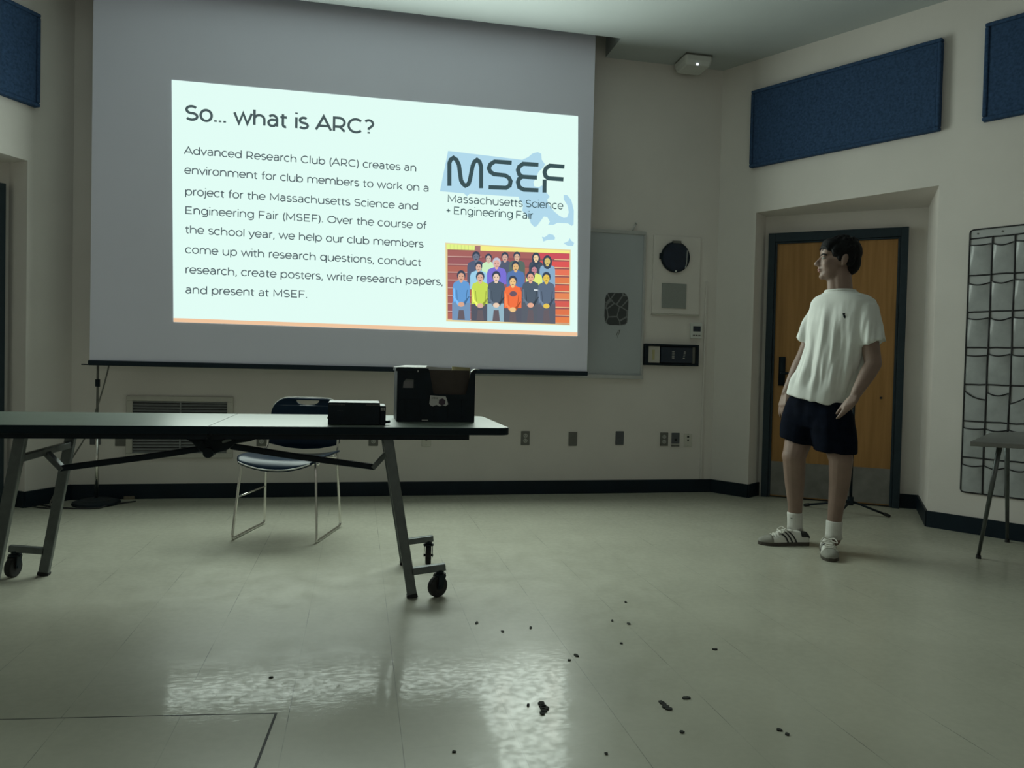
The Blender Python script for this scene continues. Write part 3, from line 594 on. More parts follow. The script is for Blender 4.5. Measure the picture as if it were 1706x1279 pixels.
def wplate(x, z, kind, label, group=None):
    nm = {'outlet': 'wall_outlet', 'blank': 'blank_plate', 'slate': 'blank_plate', 'jack': 'data_jack', 'white': 'data_jack'}[kind]
    t = thing(nm, wb(x, 0, z - 0.057), label, 'outlet' if kind == 'outlet' else ('wall plate' if kind in ('blank', 'slate') else 'wall jack'), group)
    pm = {'outlet': M['plate'], 'blank': M['plate'], 'slate': M['plate2'], 'jack': M['plate2'], 'white': M['platew']}[kind]
    z0 = z - 0.055 if kind != 'jack' else z - 0.035
    m = MB(wb); m.box((x - 0.035, 0, z0), (x + 0.035, 0.008, z + 0.055)); m.build('cover_plate', pm, t, bevel=0.003)
    if kind == 'outlet':
        for dz in (-0.02, 0.02):
            m = MB(wb); m.cyl((x, 0.008, z + dz), (x, 0.011, z + dz), 0.0165, 16); s = m.build('socket', M['socket'], t)
            m = MB(wb); m.box((x - 0.008, 0.011, z + dz - 0.004), (x - 0.005, 0.0115, z + dz + 0.006)).box((x + 0.005, 0.011, z + dz - 0.004), (x + 0.008, 0.0115, z + dz + 0.006)).box((x - 0.002, 0.011, z + dz - 0.011), (x + 0.002, 0.0115, z + dz - 0.007)); m.build('socket_slot', M['dark'], s)
    if kind == 'jack':
        m = MB(wb); m.box((x - 0.010, 0.008, z - 0.012), (x + 0.010, 0.010, z + 0.006)); m.build('jack_port', M['dark'], t)
        m = MB(wb); m.box((x - 0.034, 0, z - 0.058), (x + 0.034, 0.008, z - 0.042)); m.build('lower_strip', M['plate'], t); m = MB(wb); m.box((x - 0.034, 0, z - 0.042), (x + 0.034, 0.006, z - 0.035)); m.build('pale_gap', M['platew'], t)
    if kind == 'white':
        m = MB(wb); m.box((x - 0.006, 0.008, z - 0.008), (x + 0.006, 0.010, z + 0.008)).box((x - 0.009, 0.008, z + 0.022), (x + 0.009, 0.0095, z + 0.036)); m.build('jack_port', M['dark'], t)
        m = MB(wb)
        for dz in (-0.042, 0.048): m.cyl((x, 0.008, z + dz), (x, 0.0095, z + dz), 0.003, 8)
        m.build('screw', M['plate'], t)
wplate(1.295, 0.443, 'outlet', 'dark outlet just right of the table end, first along the wall from the table'); wplate(1.683, 0.437, 'blank', 'grey blank plate, second along the wall to the right of the table')
wplate(2.076, 0.446, 'slate', 'slate-blue blank plate, third along the wall to the right of the table'); wplate(2.459, 0.438, 'outlet', 'grey outlet below the black control box')
wplate(2.559, 0.436, 'jack', 'slate data jack with a pale strip, between the grey outlet and the white jack'); wplate(2.668, 0.430, 'white', 'white wall jack nearest the right corner of the back wall')
wplate(-0.685, 0.432, 'outlet', 'dark outlet beside the chair back, seen under the table'); wplate(0.12, 0.435, 'outlet', 'dark outlet seen under the table between chair and slanted leg')
wplate(0.518, 0.430, 'white', 'white wall jack with a black port, low behind the right end of the table'); wplate(-1.637, 0.432, 'blank', 'grey blank plate under the table just left of the wall vent'); wplate(-1.80, 0.440, 'slate', 'dark plate low on the wall behind the microphone stand pole')

vt = thing('wall_vent', wb(-1.24, 0, 0.288), 'wide louvered air vent low on the back wall behind the table', 'vent')
x0, x1, z0, z1 = -1.60, -0.884, 0.29, 0.734
m = MB(wb); m.box((x0, 0, z0), (x1, 0.018, z0 + 0.036)).box((x0, 0, z1 - 0.036), (x1, 0.018, z1)).box((x0, 0, z0 + 0.036), (x0 + 0.042, 0.018, z1 - 0.036)).box((x1 - 0.042, 0, z0 + 0.036), (x1, 0.018, z1 - 0.036)); m.build('vent_frame', M['ventframe'], vt, bevel=0.004)
m = MB(wb); m.box((x0 + 0.04, 0.001, z0 + 0.034), (x1 - 0.04, 0.003, z1 - 0.034)); m.build('vent_recess', M['dark'], vt)
m = MB(wb); n = 18
for k in range(n):
    z = z0 + 0.042 + (z1 - z0 - 0.084) * k / (n - 1)
    m.prism([(x0 + 0.042, 0.003, z + 0.006), (x1 - 0.042, 0.003, z + 0.006), (x1 - 0.042, 0.014, z - 0.005), (x0 + 0.042, 0.014, z - 0.005)], (0, 0, 0.003))
m.build('louvers', M['louver'], vt)
m = MB(wb); m.box((-1.246, 0.003, z0 + 0.036), (-1.238, 0.015, z1 - 0.036)); m.build('vent_mullion', M['louver'], vt)
m = MB(wb); m.box((2.784, 0, 0.11), (2.80, 0.012, 1.74)); tag(m.build('cable_raceway', M['wall'], bevel=0.003), 'slim painted cable raceway running up the back wall by the right corner', 'raceway')

ap = thing('wireless_access_point', (2.555, 5.53, 3.405), 'white box with a small lit light on the ceiling near the right corner', 'wireless device')
m = MB(); R = []
for zz, g in ((3.385, 0.088), (3.389, 0.098), (3.42, 0.110), (3.448, 0.114), (3.456, 0.114)):
    R.append([(2.555 + g * sx_ * (1 - cc), 5.545 + g * sy_ * (1 - dd_), zz) for sx_, sy_, cc, dd_ in ((-1, -1, .15, 0), (1, -1, .15, 0), (1, -1, 0, .15), (1, 1, 0, .15), (1, 1, .15, 0), (-1, 1, .15, 0), (-1, 1, 0, .15), (-1, -1, 0, .15))])
m.rings(R); m.build('device_case', M['whiteplast'], ap, bevel=0.002)
m = MB(); m.box((2.445, 5.435, 3.456), (2.665, 5.655, 3.47)); m.build('mount_plate', M['plate'], ap)
m = MB(); m.box((2.537, 5.441, 3.386), (2.553, 5.452, 3.398)); m.build('status_light', M['led'], ap)

# ------------------------------------------------------------------ folding table
TX0, TX1, TS, TY0, TY1, TZ = -1.785, 0.638, -0.572, 3.083, 3.82, 0.74
tb = thing('folding_table', ((TX0 + TX1) / 2, (TY0 + TY1) / 2, 0), 'long folding table with pale top, dark edge and slanted steel legs on casters', 'table')
def top(xa, xb, ra, rb):
    def rr(x0, x1, y0, y1, r0, r1):
        P = []
        for cx, cy, r, a in ((x1 - r1, y0 + r1, r1, -90), (x1 - r1, y1 - r1, r1, 0), (x0 + r0, y1 - r0, r0, 90), (x0 + r0, y0 + r0, r0, 180)):
            P += arc(cx, cy, r, r, a, a + 90, 6) if r > 0.005 else [(cx, cy)]
        return P
    m = MB(); m.prism([(x, y, TZ - 0.031) for x, y in rr(xa, xb, TY0, TY1, ra, rb)], (0, 0, 0.030)); e = m.build('tabletop', M['edge'], tb, bevel=0.004); e['label'] = 'dark edge band of the tabletop'
    m = MB(); i = 0.004; m.prism([(x, y, TZ - 0.0015) for x, y in rr(xa + (i if ra > 0.005 else 0.0008), xb - (i if rb > 0.005 else 0.0008), TY0 + i, TY1 - i, ra, rb)], (0, 0, 0.0015)); o = m.build('laminate_surface', M['lam'], e)
top(TX0, TS, 0.05, 0.001); top(TS, TX1, 0.001, 0.05)
m = MB(); 
for xa, xb in ((-1.62, TS - 0.01), (TS + 0.01, 0.465)):
    m.box((xa, TY0 + 0.03, 0.686), (xb, TY0 + 0.055, 0.709)); m.box((xa, TY1 - 0.055, 0.686), (xb, TY1 - 0.03, 0.709)); m.box((xa, TY0 + 0.055, 0.69), (xa + 0.03, TY1 - 0.055, 0.709)); m.box((xb - 0.03, TY0 + 0.055, 0.69), (xb, TY1 - 0.055, 0.709))
m.build('apron_frame', M['blackmetal'], tb)
def T(x): return x
MX = lambda x: 2 * TS - x
for side in (0, 1):
    fx = (lambda x: x) if side == 0 else MX
    for Y in (3.19, 3.725):
        m = MB(); m.tube([(fx(0.128), Y, 0.688), (fx(0.243), Y, 0.012)], 0.01, sq=(0.03, 0.042)); lg = m.build('leg', M['steel'], tb, bevel=0.003)
        m = MB(); m.tube([(fx(0.2415), Y, 0.016), (fx(0.245), Y, 0.0)], 0.01, sq=(0.034, 0.046)); m.build('leg_cap', M['rubber'], lg)
        m = MB(); m.tube([(fx(0.238), Y, 0.112), (fx(0.385), Y, 0.128)], 0.01, sq=(0.03, 0.03)); m.build('foot_arm', M['steel'], tb, bevel=0.003)
        # caster
        cx, cz = fx(0.362), 0.046; yaw = {(0, 3.19): 0.55, (0, 3.725): 1.45, (1, 3.19): 1.2, (1, 3.725): 1.35}[(side, Y)]
        ax = Vector((math.sin(yaw), -math.cos(yaw), 0)); fd = Vector((math.cos(yaw), math.sin(yaw), 0)); c0 = Vector((cx, Y, cz)) - fd * 0.012
        m = MB(); m.cyl(c0 - ax * 0.014, c0 + ax * 0.014, cz, 28); wh = m.build('caster_wheel', M['rubber'], tb, bevel=0.006)
        m = MB(); m.cyl((cx, Y, 0.098), (cx, Y, 0.116), 0.017, 14); m.cyl((cx, Y, 0.092), (cx, Y, 0.1), 0.026, 16)
        for sg in (-1, 1):
            p = c0 + ax * (0.019 * sg); q_ = Vector((cx, Y, 0.094)) + ax * (0.019 * sg)
            m.prism([p - fd * 0.012 - Vector((0, 0, .008)), p + fd * 0.012 - Vector((0, 0, .008)), q_ + fd * 0.018, q_ - fd * 0.02], ax * 0.003 * sg)
        m.cyl(c0 - ax * 0.024, c0 + ax * 0.024, 0.006, 10); m.build('caster_fork', M['black'], tb)
    m = MB(); m.tube([(fx(0.142), 3.19, 0.598), (fx(0.142), 3.725, 0.598)], 0.01, sq=(0.028, 0.028)); m.build('leg_crossbar', M['steel'], tb, bevel=0.003)
    m = MB(); m.tube([(fx(0.135), 3.45, 0.592), (fx(0.072), 3.45, 0.522)], 0.01, sq=(0.022, 0.04)); m.build('brace_link', M['steel'], tb, bevel=0.003)
    m = MB(); m.tube([(fx(0.082), 3.45, 0.527), (fx(-0.28), 3.45, 0.578), (fx(-0.545), 3.45, 0.622)], 0.01, sq=(0.026, 0.03)); m.build('folding_brace', M['blackmetal'], tb, bevel=0.003)
m = MB(); m.prism([(-0.80, 3.42, 0.686), (-0.40, 3.42, 0.686), (-0.405, 3.42, 0.668), (-0.46, 3.42, 0.646), (-0.52, 3.42, 0.636), (-0.555, 3.42, 0.608), (-0.62, 3.42, 0.588), (-0.665, 3.42, 0.60), (-0.70, 3.42, 0.640), (-0.74, 3.42, 0.664)], (0, 0.06, 0)); m.build('hinge_bracket', M['blackmetal'], tb, bevel=0.004)
m = MB(); m.cyl((-0.63, 3.40, 0.597), (-0.63, 3.50, 0.597), 0.022, 18); m.cyl((-0.66, 3.405, 0.64), (-0.66, 3.50, 0.64), 0.012, 12); m.build('hinge_pin', M['blackmetal'], tb, smooth=False)
m = MB(); m.tube([(-0.575, 3.41, 0.645), (-0.535, 3.41, 0.657)], 0.01, sq=(0.014, 0.012)); m.build('light_gap_bar', M['steel'], tb, bevel=0.003)  # added pale bar standing in for a light gap in the hinge bracket

# ------------------------------------------------------------------ things on the table
cr = thing('storage_crate', (0.35, 3.52, TZ), 'black plastic file crate with a scooped front standing at the right end of the table', 'crate')
X0, X1, Y0, Y1, Z0, Z1 = 0.172, 0.528, 3.382, 3.66, TZ + 0.001, 0.984
def fc(x, z, d): return Vector((x, Y0 + d, z))
outer = [(X0 + 0.006, Z0), (X1 - 0.006, Z0), (X1, Z1), (0.512, Z1)] + [(0.506, 0.968), (0.487, 0.872), (0.478, 0.866), (0.345, 0.868), (0.335, 0.874), (0.318, 0.965), (0.312, Z1)] + [(X0, Z1)]
slot = [(0.198, 0.894), (0.246, 0.894), (0.246, 0.934), (0.212, 0.935), (0.200, 0.920)]
m = MB(); m.sheet([outer, slot], fc, 0.005); m.build('front_wall', M['black'], cr)
m = MB(); m.box((X0 + 0.004, Y1 - 0.005, Z0), (X1 - 0.004, Y1, Z1)); m.build('back_wall', M['black'], cr)
for xa in (X0, X1 - 0.005):
    m = MB(); m.box((xa, Y0 + 0.005, Z0), (xa + 0.005, Y1 - 0.005, Z1)); m.build('side_wall', M['black'], cr)
m = MB(); m.box((X0 + 0.006, Y0 + 0.005, Z0), (X1 - 0.006, Y1 - 0.005, Z0 + 0.006)); m.build('crate_bottom', M['black'], cr)
m = MB(); m.box((X0 - 0.004, Y0 - 0.006, Z1 - 0.014), (0.312, Y0, Z1)).box((0.512, Y0 - 0.006, Z1 - 0.014), (X1 + 0.004, Y0, Z1)).box((X0 - 0.006, Y0, Z1 - 0.014), (X0, Y1, Z1)).box((X1, Y0, Z1 - 0.014), (X1 + 0.006, Y1, Z1))
for k in range(5): m.box((X0 + 0.04 + k * 0.064, Y0 - 0.003, Z0 + 0.004), (X0 + 0.046 + k * 0.064, Y0, Z0 + 0.1))
m.box((X0 + 0.008, Y0 - 0.003, Z0 + 0.1), (X1 - 0.008, Y0, Z0 + 0.104)); m.build('rim_and_ribs', M['black'], cr)
m = MB(); pts = [(0.322, 0.862), (0.392, 0.858), (0.40, 0.838), (0.404, 0.822), (0.392, 0.814), (0.38, 0.818), (0.365, 0.813), (0.35, 0.819), (0.335, 0.812), (0.323, 0.817), (0.318, 0.824)]
m.sheet([pts], lambda x, z, d: Vector((x, Y0 - 0.0035 - d, z)), 0.0008); st = m.build('torn_sticker', M['paper'], cr); st['label'] = 'torn white sticker with a dark purple hexagon'
m = MB(); m.sheet([[(0.376 + 0.017 * math.cos(PI / 3 * i + 0.4), 0.833 + 0.017 * math.sin(PI / 3 * i + 0.4)) for i in range(6)]], lambda x, z, d: Vector((x, Y0 - 0.0044 - d, z)), 0.0008); m.build('sticker_emblem', mat('dark_purple_ink', (0.06, 0.035, 0.055), 0.6), st)
m = MB()
for k in range(5): m.box((0.329 + k * 0.0055, Y0 - 0.0052, 0.846 + (k % 2) * 0.002), (0.332 + k * 0.0055, Y0 - 0.0044, 0.852 + (k % 3) * 0.001))
m.build('sticker_marks', M['plate'], st)
m = MB(); m.box((0.286, Y0 - 0.004, 0.747), (0.314, Y0 - 0.0032, 0.751)).box((0.262, Y0 - 0.0045, 0.966), (0.266, Y0 - 0.0062, 0.976)); m.build('scuff_marks', M['paper'], cr)
tag(MB().box((0.30, 3.42, Z0 + 0.008), (0.505, 3.428, 0.978)).build('cardboard_folder', M['brown']), 'brown card folder showing through the scooped front of the black crate', 'folder')
m = MB(); m.prism([(0.20, 3.44, Z0 + 0.008), (0.42, 3.44, Z0 + 0.008), (0.42, 3.44, 0.9865), (0.30, 3.44, 0.994), (0.20, 3.44, 0.975)], (0, 0.01, 0)); tag(m.build('paper_stack', M['paper']), 'white papers sticking up at the left inside the black crate', 'papers')
m = MB(); m.prism([(0.425, 3.47, Z0 + 0.008), (0.515, 3.47, Z0 + 0.008), (0.515, 3.47, 0.992), (0.43, 3.47, 0.995)], (0, 0.008, 0)); tag(m.build('manila_folder', M['manila']), 'yellowish folder poking above the right of the black crate', 'folder')
m = MB(); m.prism([(0.15, 3.375, 0.9865), (0.30, 3.375, 0.9865), (0.31, 3.43, 0.996), (0.21, 3.44, 0.9955)], (0, 0, 0.0015)); tag(m.build('loose_sheet', M['paper']), 'loose white sheet lying over the left front rim of the black crate', 'paper')
m = MB(); m.tube([(0.506, 3.376, 0.972), (0.515, 3.372, 0.981), (0.527, 3.376, 0.985), (0.545, 3.376, 0.983)], 0.002, 6, smooth=4); m.build('wire_clip', M['chrome'], cr)

dv = thing('equipment_case', (0.0, 3.28, TZ), 'low black equipment box with vent slots lying on the table left of the crate', 'device')
m = MB(); m.box((-0.121, 3.182, TZ + 0.001), (0.092, 3.37, 0.835)); m.build('case_body', M['black'], dv, bevel=0.003)
m = MB(); m.box((0.092, 3.186, TZ + 0.001), (0.117, 3.36, 0.822)); m.build('end_block', M['black'], dv, bevel=0.003)
m = MB()
for k in range(10): m.box((0.034 + k * 0.0055, 3.1805, 0.8235), (0.037 + k * 0.0055, 3.1825, 0.8275))
for k in range(6): m.box((-0.078 + k * 0.0045, 3.1805, 0.8235), (-0.076 + k * 0.0045, 3.1825, 0.827))
m.box((-0.117, 3.1805, 0.8245), (-0.082, 3.1825, 0.8255))
for k in range(4): m.box((-0.082 + k * 0.006, 3.1805, 0.799), (-0.0805 + k * 0.006, 3.1825, 0.8005))
m.build('vent_slots', M['plate'], dv)
m = MB()
for k in range(3): m.box((0.096 + k * 0.0065, 3.184, 0.802), (0.1005 + k * 0.0065, 3.1865, 0.815))
m.build('end_port', M['socket'], dv)
m = MB(); m.tube([(0.117, 3.22, 0.752), (0.126, 3.215, 0.752), (0.135, 3.21, 0.754)], 0.006, 8); m.build('plug', M['black'], dv)
m = MB(); m.box((-0.124, 3.19, 0.766), (-0.121, 3.20, 0.774)); m.build('side_button', M['whiteplast'], dv)

# ------------------------------------------------------------------ chair
CO = Vector((-0.382, 4.477, 0)); CX = Vector((0.962, -0.272, 0)).normalized(); CY = Vector((-CX.y, CX.x, 0))
def ch(x, y, z): return CO + CX * x + CY * y + Vector((0, 0, z))
chr_ = thing('stacking_chair', CO, 'navy plastic chair with chrome sled legs standing behind the table', 'chair')
for sx_ in (-1, 1):
    m = MB(ch); xs = 0.238 * sx_
    m.tube([(0.205 * sx_, -0.155, 0.445), (xs * 0.90, -0.17, 0.40), (xs, -0.208, 0.06), (xs, -0.212, 0.018), (xs, -0.19, 0.009), (xs, 0.0, 0.009), (xs, 0.19, 0.009), (xs, 0.222, 0.020), (xs * 0.99, 0.223, 0.06), (xs * 0.95, 0.205, 0.30), (xs * 0.92, 0.20, 0.45), (xs * 0.90, 0.225, 0.56), (xs * 0.86, 0.25, 0.64)], 0.0075, 10, smooth=5)
    m.build('sled_leg', M['chrome'], chr_, smooth=True)
m = MB(ch); m.tube([(-0.228, -0.185, 0.235), (-0.228, 0.208, 0.235)], 0.005, 8); m.build('side_stretcher', M['chrome'], chr_, smooth=True)
m = MB(ch); m.tube([(-0.21, -0.10, 0.425), (0.21, -0.10, 0.425)], 0.007, 8); m.tube([(-0.218, 0.19, 0.43), (0.218, 0.19, 0.43)], 0.007, 8); m.build('seat_rail', M['chrome'], chr_, smooth=True)
nx, ny = 20, 18; gridp = []
for j in range(ny + 1):
    v = j / ny; y = -0.235 + 0.44 * v; row = []
    for i in range(nx + 1):
        u = -1 + 2 * i / nx; hw = 0.232 - 0.03 * max(0, (0.15 - v) / 0.15) ** 2
        z = 0.448 + 0.024 * abs(u) ** 2.4 - 0.010 * math.exp(-((v - 0.72) / 0.3) ** 2) * (1 - u * u) - 0.045 * max(0, (0.22 - v) / 0.22) ** 2 * (1 - 0.35 * u * u)
        row.append((u * hw, y, z))
    gridp.append(row)
m = MB(ch)
up = [[m.b.verts.new(ch(*p)) for p in r] for r in gridp]; dn = [[m.b.verts.new(ch(p[0], p[1], p[2] - 0.012)) for p in r] for r in gridp]
for j in range(ny):
    for i in range(nx): m.face([up[j][i], up[j][i + 1], up[j + 1][i + 1], up[j + 1][i]]); m.face([dn[j][i], dn[j + 1][i], dn[j + 1][i + 1], dn[j][i + 1]])
for i in range(nx): m.face([up[0][i], dn[0][i], dn[0][i + 1], up[0][i + 1]]); m.face([up[ny][i], up[ny][i + 1], dn[ny][i + 1], dn[ny][i]])
for j in range(ny): m.face([up[j][0], up[j + 1][0], dn[j + 1][0], dn[j][0]]); m.face([up[j][nx], dn[j][nx], dn[j + 1][nx], up[j + 1][nx]])
m.build('seat', M['navy_plastic'], chr_, smooth=True)
m = MB(ch); m.tube([(p[0], p[1] - 0.003, p[2] - 0.002) for p in gridp[0]], 0.0035, 6); m.build('seat_edge', M['whiteplast'], chr_, smooth=True)
ol = arc(-0.120, 0.680, 0.098, 0.096, 180, 95, 8) + [(-0.06, 0.779), (0.06, 0.779)] + arc(0.120, 0.680, 0.098, 0.096, 85, 0, 8) + [(0.222, 0.60), (0.226, 0.512), (0.215, 0.500), (0.17, 0.489), (0.10, 0.475), (0, 0.468), (-0.10, 0.475), (-0.17, 0.489), (-0.215, 0.500), (-0.226, 0.512), (-0.222, 0.60)]
hole = [(-0.075, 0.764), (-0.066, 0.750), (-0.045, 0.740), (-0.015, 0.735), (0.015, 0.735), (0.045, 0.740), (0.066, 0.750), (0.075, 0.764)]
bk = lambda x, z, d: ch(x, 0.205 + d + (z - 0.47) * 0.22 + (0.05 - x * x) * 0.35, z)
m = MB(); m.sheet([ol, hole], bk, 0.013); m.build('backrest', M['navy_plastic'], chr_, bevel=0.003)
m = MB(); m.tube([bk(x, z, 0.006) + Vector((0, 0, 0.002)) for x, z in ol[2:21]], 0.0032, 6); m.build('backrest_edge', M['whiteplast'], chr_, smooth=True)

# ------------------------------------------------------------------ microphone stand and cables at the left
ms = thing('microphone_stand', (-1.73, 5.50, 0), 'microphone stand with a round black base below the left end of the screen', 'microphone stand')
m = MB(); m.rings([[(-1.73 + r * math.cos(2 * PI * k / 36), 5.50 + r * math.sin(2 * PI * k / 36), z) for k in range(36)] for r, z in ((0.145, 0.0), (0.15, 0.008), (0.145, 0.02), (0.10, 0.035), (0.02, 0.045))]); m.build('round_base', M['blackmetal'], ms, smooth=False)
m = MB(); m.cyl((-1.73, 5.50, 0.045), (-1.73, 5.50, 0.50), 0.011, 14); m.build('lower_tube', M['chrome'], ms, smooth=True)
m = MB(); m.cyl((-1.73, 5.50, 0.50), (-1.73, 5.50, 1.05), 0.008, 12); m.build('upper_tube', M['plate'], ms, smooth=True)
m = MB(); m.cyl((-1.73, 5.50, 0.47), (-1.73, 5.50, 0.53), 0.017, 14); m.cyl((-1.73, 5.50, 0.80), (-1.73, 5.50, 0.85), 0.015, 14); m.build('clutch', M['black'], ms)
m = MB(); m.tube([(-1.66, 5.54, 1.02), (-1.67, 5.50, 0.90), (-1.695, 5.462, 0.75), (-1.738, 5.458, 0.60), (-1.785, 5.46, 0.47), (-1.86, 5.45, 0.33), (-1.92, 5.46, 0.22), (-1.95, 5.45, 0.12), (-1.99, 5.44, 0.03), (-1.97, 5.40, 0.008)], 0.005, 8, smooth=6); tag(m.build('hanging_cable', M['plate'], smooth=True), 'grey cable hanging from behind the screen along the microphone stand', 'cable')
m = MB(); m.tube([(-2.02, 5.44, 0.006), (-1.95, 5.38, 0.006), (-1.86, 5.34, 0.006), (-1.74, 5.315, 0.006), (-1.66, 5.33, 0.006), (-1.64, 5.38, 0.006), (-1.58, 5.48, 0.006), (-1.50, 5.56, 0.006)], 0.005, 8, smooth=6); tag(m.build('floor_cable', M['cable'], smooth=True), 'black cable looping on the floor in front of the microphone stand base', 'cable')
m = MB(); m.tube([(-2.09, 5.42, 0.006), (-2.03, 5.37, 0.006), (-1.96, 5.35, 0.006), (-1.90, 5.37, 0.006), (-1.92, 5.41, 0.006), (-2.0, 5.42, 0.006), (-2.06, 5.46, 0.006)], 0.0045, 8, smooth=6); tag(m.build('floor_cable', M['cable'], smooth=True), 'small cable loop on the floor left of the microphone stand base', 'cable')
m = MB(); p = fl(216, 831); m.prism([(p.x - 0.035, p.y - 0.02, 0), (p.x + 0.035, p.y - 0.01, 0), (p.x + 0.03, p.y + 0.02, 0), (p.x - 0.035, p.y + 0.015, 0)], (0, 0, 0.022)); tag(m.build('wooden_wedge', M['tan'], bevel=0.003), 'small tan wedge on the floor against the baseboard under the vent', 'wedge')

# ------------------------------------------------------------------ floor hatch
hp = [(-0.208, 2.177), (-0.62, 2.222), (-1.02, 2.262), (-1.10, 1.55), (-0.250, 1.55)]
fh = thing('floor_hatch', (-0.6, 1.9, 0), 'square floor hatch cover with dark seams in the near left floor', 'floor hatch')
m = MB(); m.prism([(x, y, 0.0) for x, y in hp], (0, 0, 0.0012)); m.build('hatch_seam', M['dark'], fh)
cx = sum(p[0] for p in hp) / 5; cy = sum(p[1] for p in hp) / 5
m = MB(); m.prism([(cx + (x - cx) * 0.984, cy + (y - cy) * 1.0 - 0.009, 0.0012) for x, y in hp], (0, 0, 0.002)); m.build('hatch_cover', M['floor'], fh)

# ------------------------------------------------------------------ pocket organizer on the right wall
PU0, PU1, PN = 1.848, 2.348, 4; pw = (PU1 - PU0) / PN
po = thing('pocket_organizer', wr((PU0 + PU1) / 2, 0, 0.26), 'hanging clear vinyl pocket chart with black piping on the right wall', 'wall organizer')
m = MB(wr); m.box((PU0, 0.003, 0.262), (PU1, 0.006, 1.944)); m.build('backing_sheet', M['vinylback'], po)
rows = [1.89, 1.653, 1.42, 1.192, 0.957, 0.722, 0.487, 0.262]
m = MB(wr)
m.tube([(PU0 + 0.02, 0.008, 1.945), (PU1, 0.008, 1.945)], 0.0045, 6); m.tube([(PU0 + 0.02, 0.008, 1.945), (PU0 + 0.005, 0.008, 1.94), (PU0, 0.008, 1.925), (PU0, 0.008, 0.28), (PU0 + 0.005, 0.008, 0.266), (PU0 + 0.02, 0.008, 0.262), (PU1, 0.008, 0.262)], 0.0045, 6)
m.tube([(PU1, 0.008, 1.945), (PU1, 0.008, 0.262)], 0.0045, 6); m.build('border_piping', M['piping'], po)
m = MB(wr)
for z in rows[:-1]: m.tube([(PU0 + (pw * PN) * i / 12, 0.009, z + random.uniform(-0.002, 0.002)) for i in range(13)], 0.0045, 6)
for i in range(1, PN): m.tube([(PU0 + pw * i + random.uniform(-0.003, 0.003), 0.009, 1.89 - 1.628 * k / 10) for k in range(11)], 0.005, 6)
m.build('divider_piping', M['piping'], po)
m = MB(wr)
for u in (PU0 + 0.045, PU0 + 0.18, PU0 + 0.32): m.cyl((u, 0.006, 1.918), (u, 0.009, 1.918), 0.006, 10)
m.build('grommets', M['plate'], po)
for r in range(7):
    for cI in range(PN):
        u0, u1 = PU0 + cI * pw + 0.004, PU0 + (cI + 1) * pw - 0.004; zt, zb = rows[r] - 0.046 + random.uniform(-0.006, 0.006), rows[r + 1] + 0.006; bul = random.uniform(0.012, 0.024)
        tear = 0.05 if (r == 4 and cI in (0, 2)) else 0.0
        sag = random.uniform(0.006, 0.02); nn = 10; R = []
        def ztop(t): return zt - sag * math.sin(PI * t) * (1 if cI % 2 else 0.7) - tear * (t if cI == 0 else 1 - t) * (1.3 - 0.3 * t)
        for k in range(7):
            v = k / 6; R.append([(u0 + (u1 - u0) * i / nn, 0.008 + bul * math.sin(PI * i / nn) ** 0.7 * (1 - v * 0.85), ztop(i / nn) * (1 - v) + zb * v) for i in range(nn + 1)])
        m = MB(wr); m.rings(R, cap=False, closed=False); pk = m.build('pocket', M['vinyl'], po, smooth=True)
        m = MB(wr); m.tube(R[0], 0.0042, 6); m.build('pocket_piping', M['piping'], pk)

# ------------------------------------------------------------------ small desk at the right edge
DZ = 0.68
d1, d2, d3, d4 = fl(1616, 735, DZ), fl(1650, 720, DZ), fl(1707, 719, DZ), fl(1750, 742, DZ)
dk = thing('small_desk', (d1 + d3) / 2 * 1.0 - Vector((0, 0, DZ)), 'grey-topped desk with thin splayed steel legs at the right edge of the photo', 'desk')
m = MB(); m.prism([d1 - Vector((0, 0, 0.024)), d2 - Vector((0, 0, 0.024)), d3 - Vector((0, 0, 0.024)), d4 - Vector((0, 0, 0.024))], (0, 0, 0.024)); m.build('desktop', M['desk'], dk, bevel=0.004)
ca = d1 * 0.66 + d2 * 0.34; cb_ = d1 * 0.2 + d2 * 0.8
tops = [fl(1656, 742, DZ - 0.026) , fl(1692, 738, DZ - 0.026)]
feet = [fl(1630, 930), fl(1678, 903)]
e1 = (d4 - d1).normalized(); L4 = (d4 - d1).length
for i, (tp, ft) in enumerate(zip(tops, feet)):
    tp = (d1 + e1 * 0.105 + (d2 - d1) * 0.30 if i == 0 else d1 + e1 * 0.105 + (d2 - d1) * 0.72); tp.z = DZ - 0.026
    m = MB(); m.tube([tp, ft + Vector((0, 0, 0.02))], 0.012, 12, rr=(0.0135, 0.009)); lg = m.build('leg', M['steel'], dk, smooth=True)
    m = MB(); m.cyl(ft + Vector((0, 0, 0.02)), ft, 0.012, 12, 0.014); m.build('glide', M['rubber'], lg)
for i in (0, 1):
    tp = d4 + (d3 - d4) * (0.08 if i == 0 else 0.45) - e1 * 0.02; tp.z = DZ - 0.026; ft = tp + e1 * 0.03; ft.z = 0
    m = MB(); m.tube([tp, ft + Vector((0, 0, 0.02))], 0.012, 12, rr=(0.0135, 0.009)); lg = m.build('leg', M['steel'], dk, smooth=True); m = MB(); m.cyl(ft + Vector((0, 0, 0.02)), ft, 0.012, 12, 0.014); m.build('glide', M['rubber'], lg)

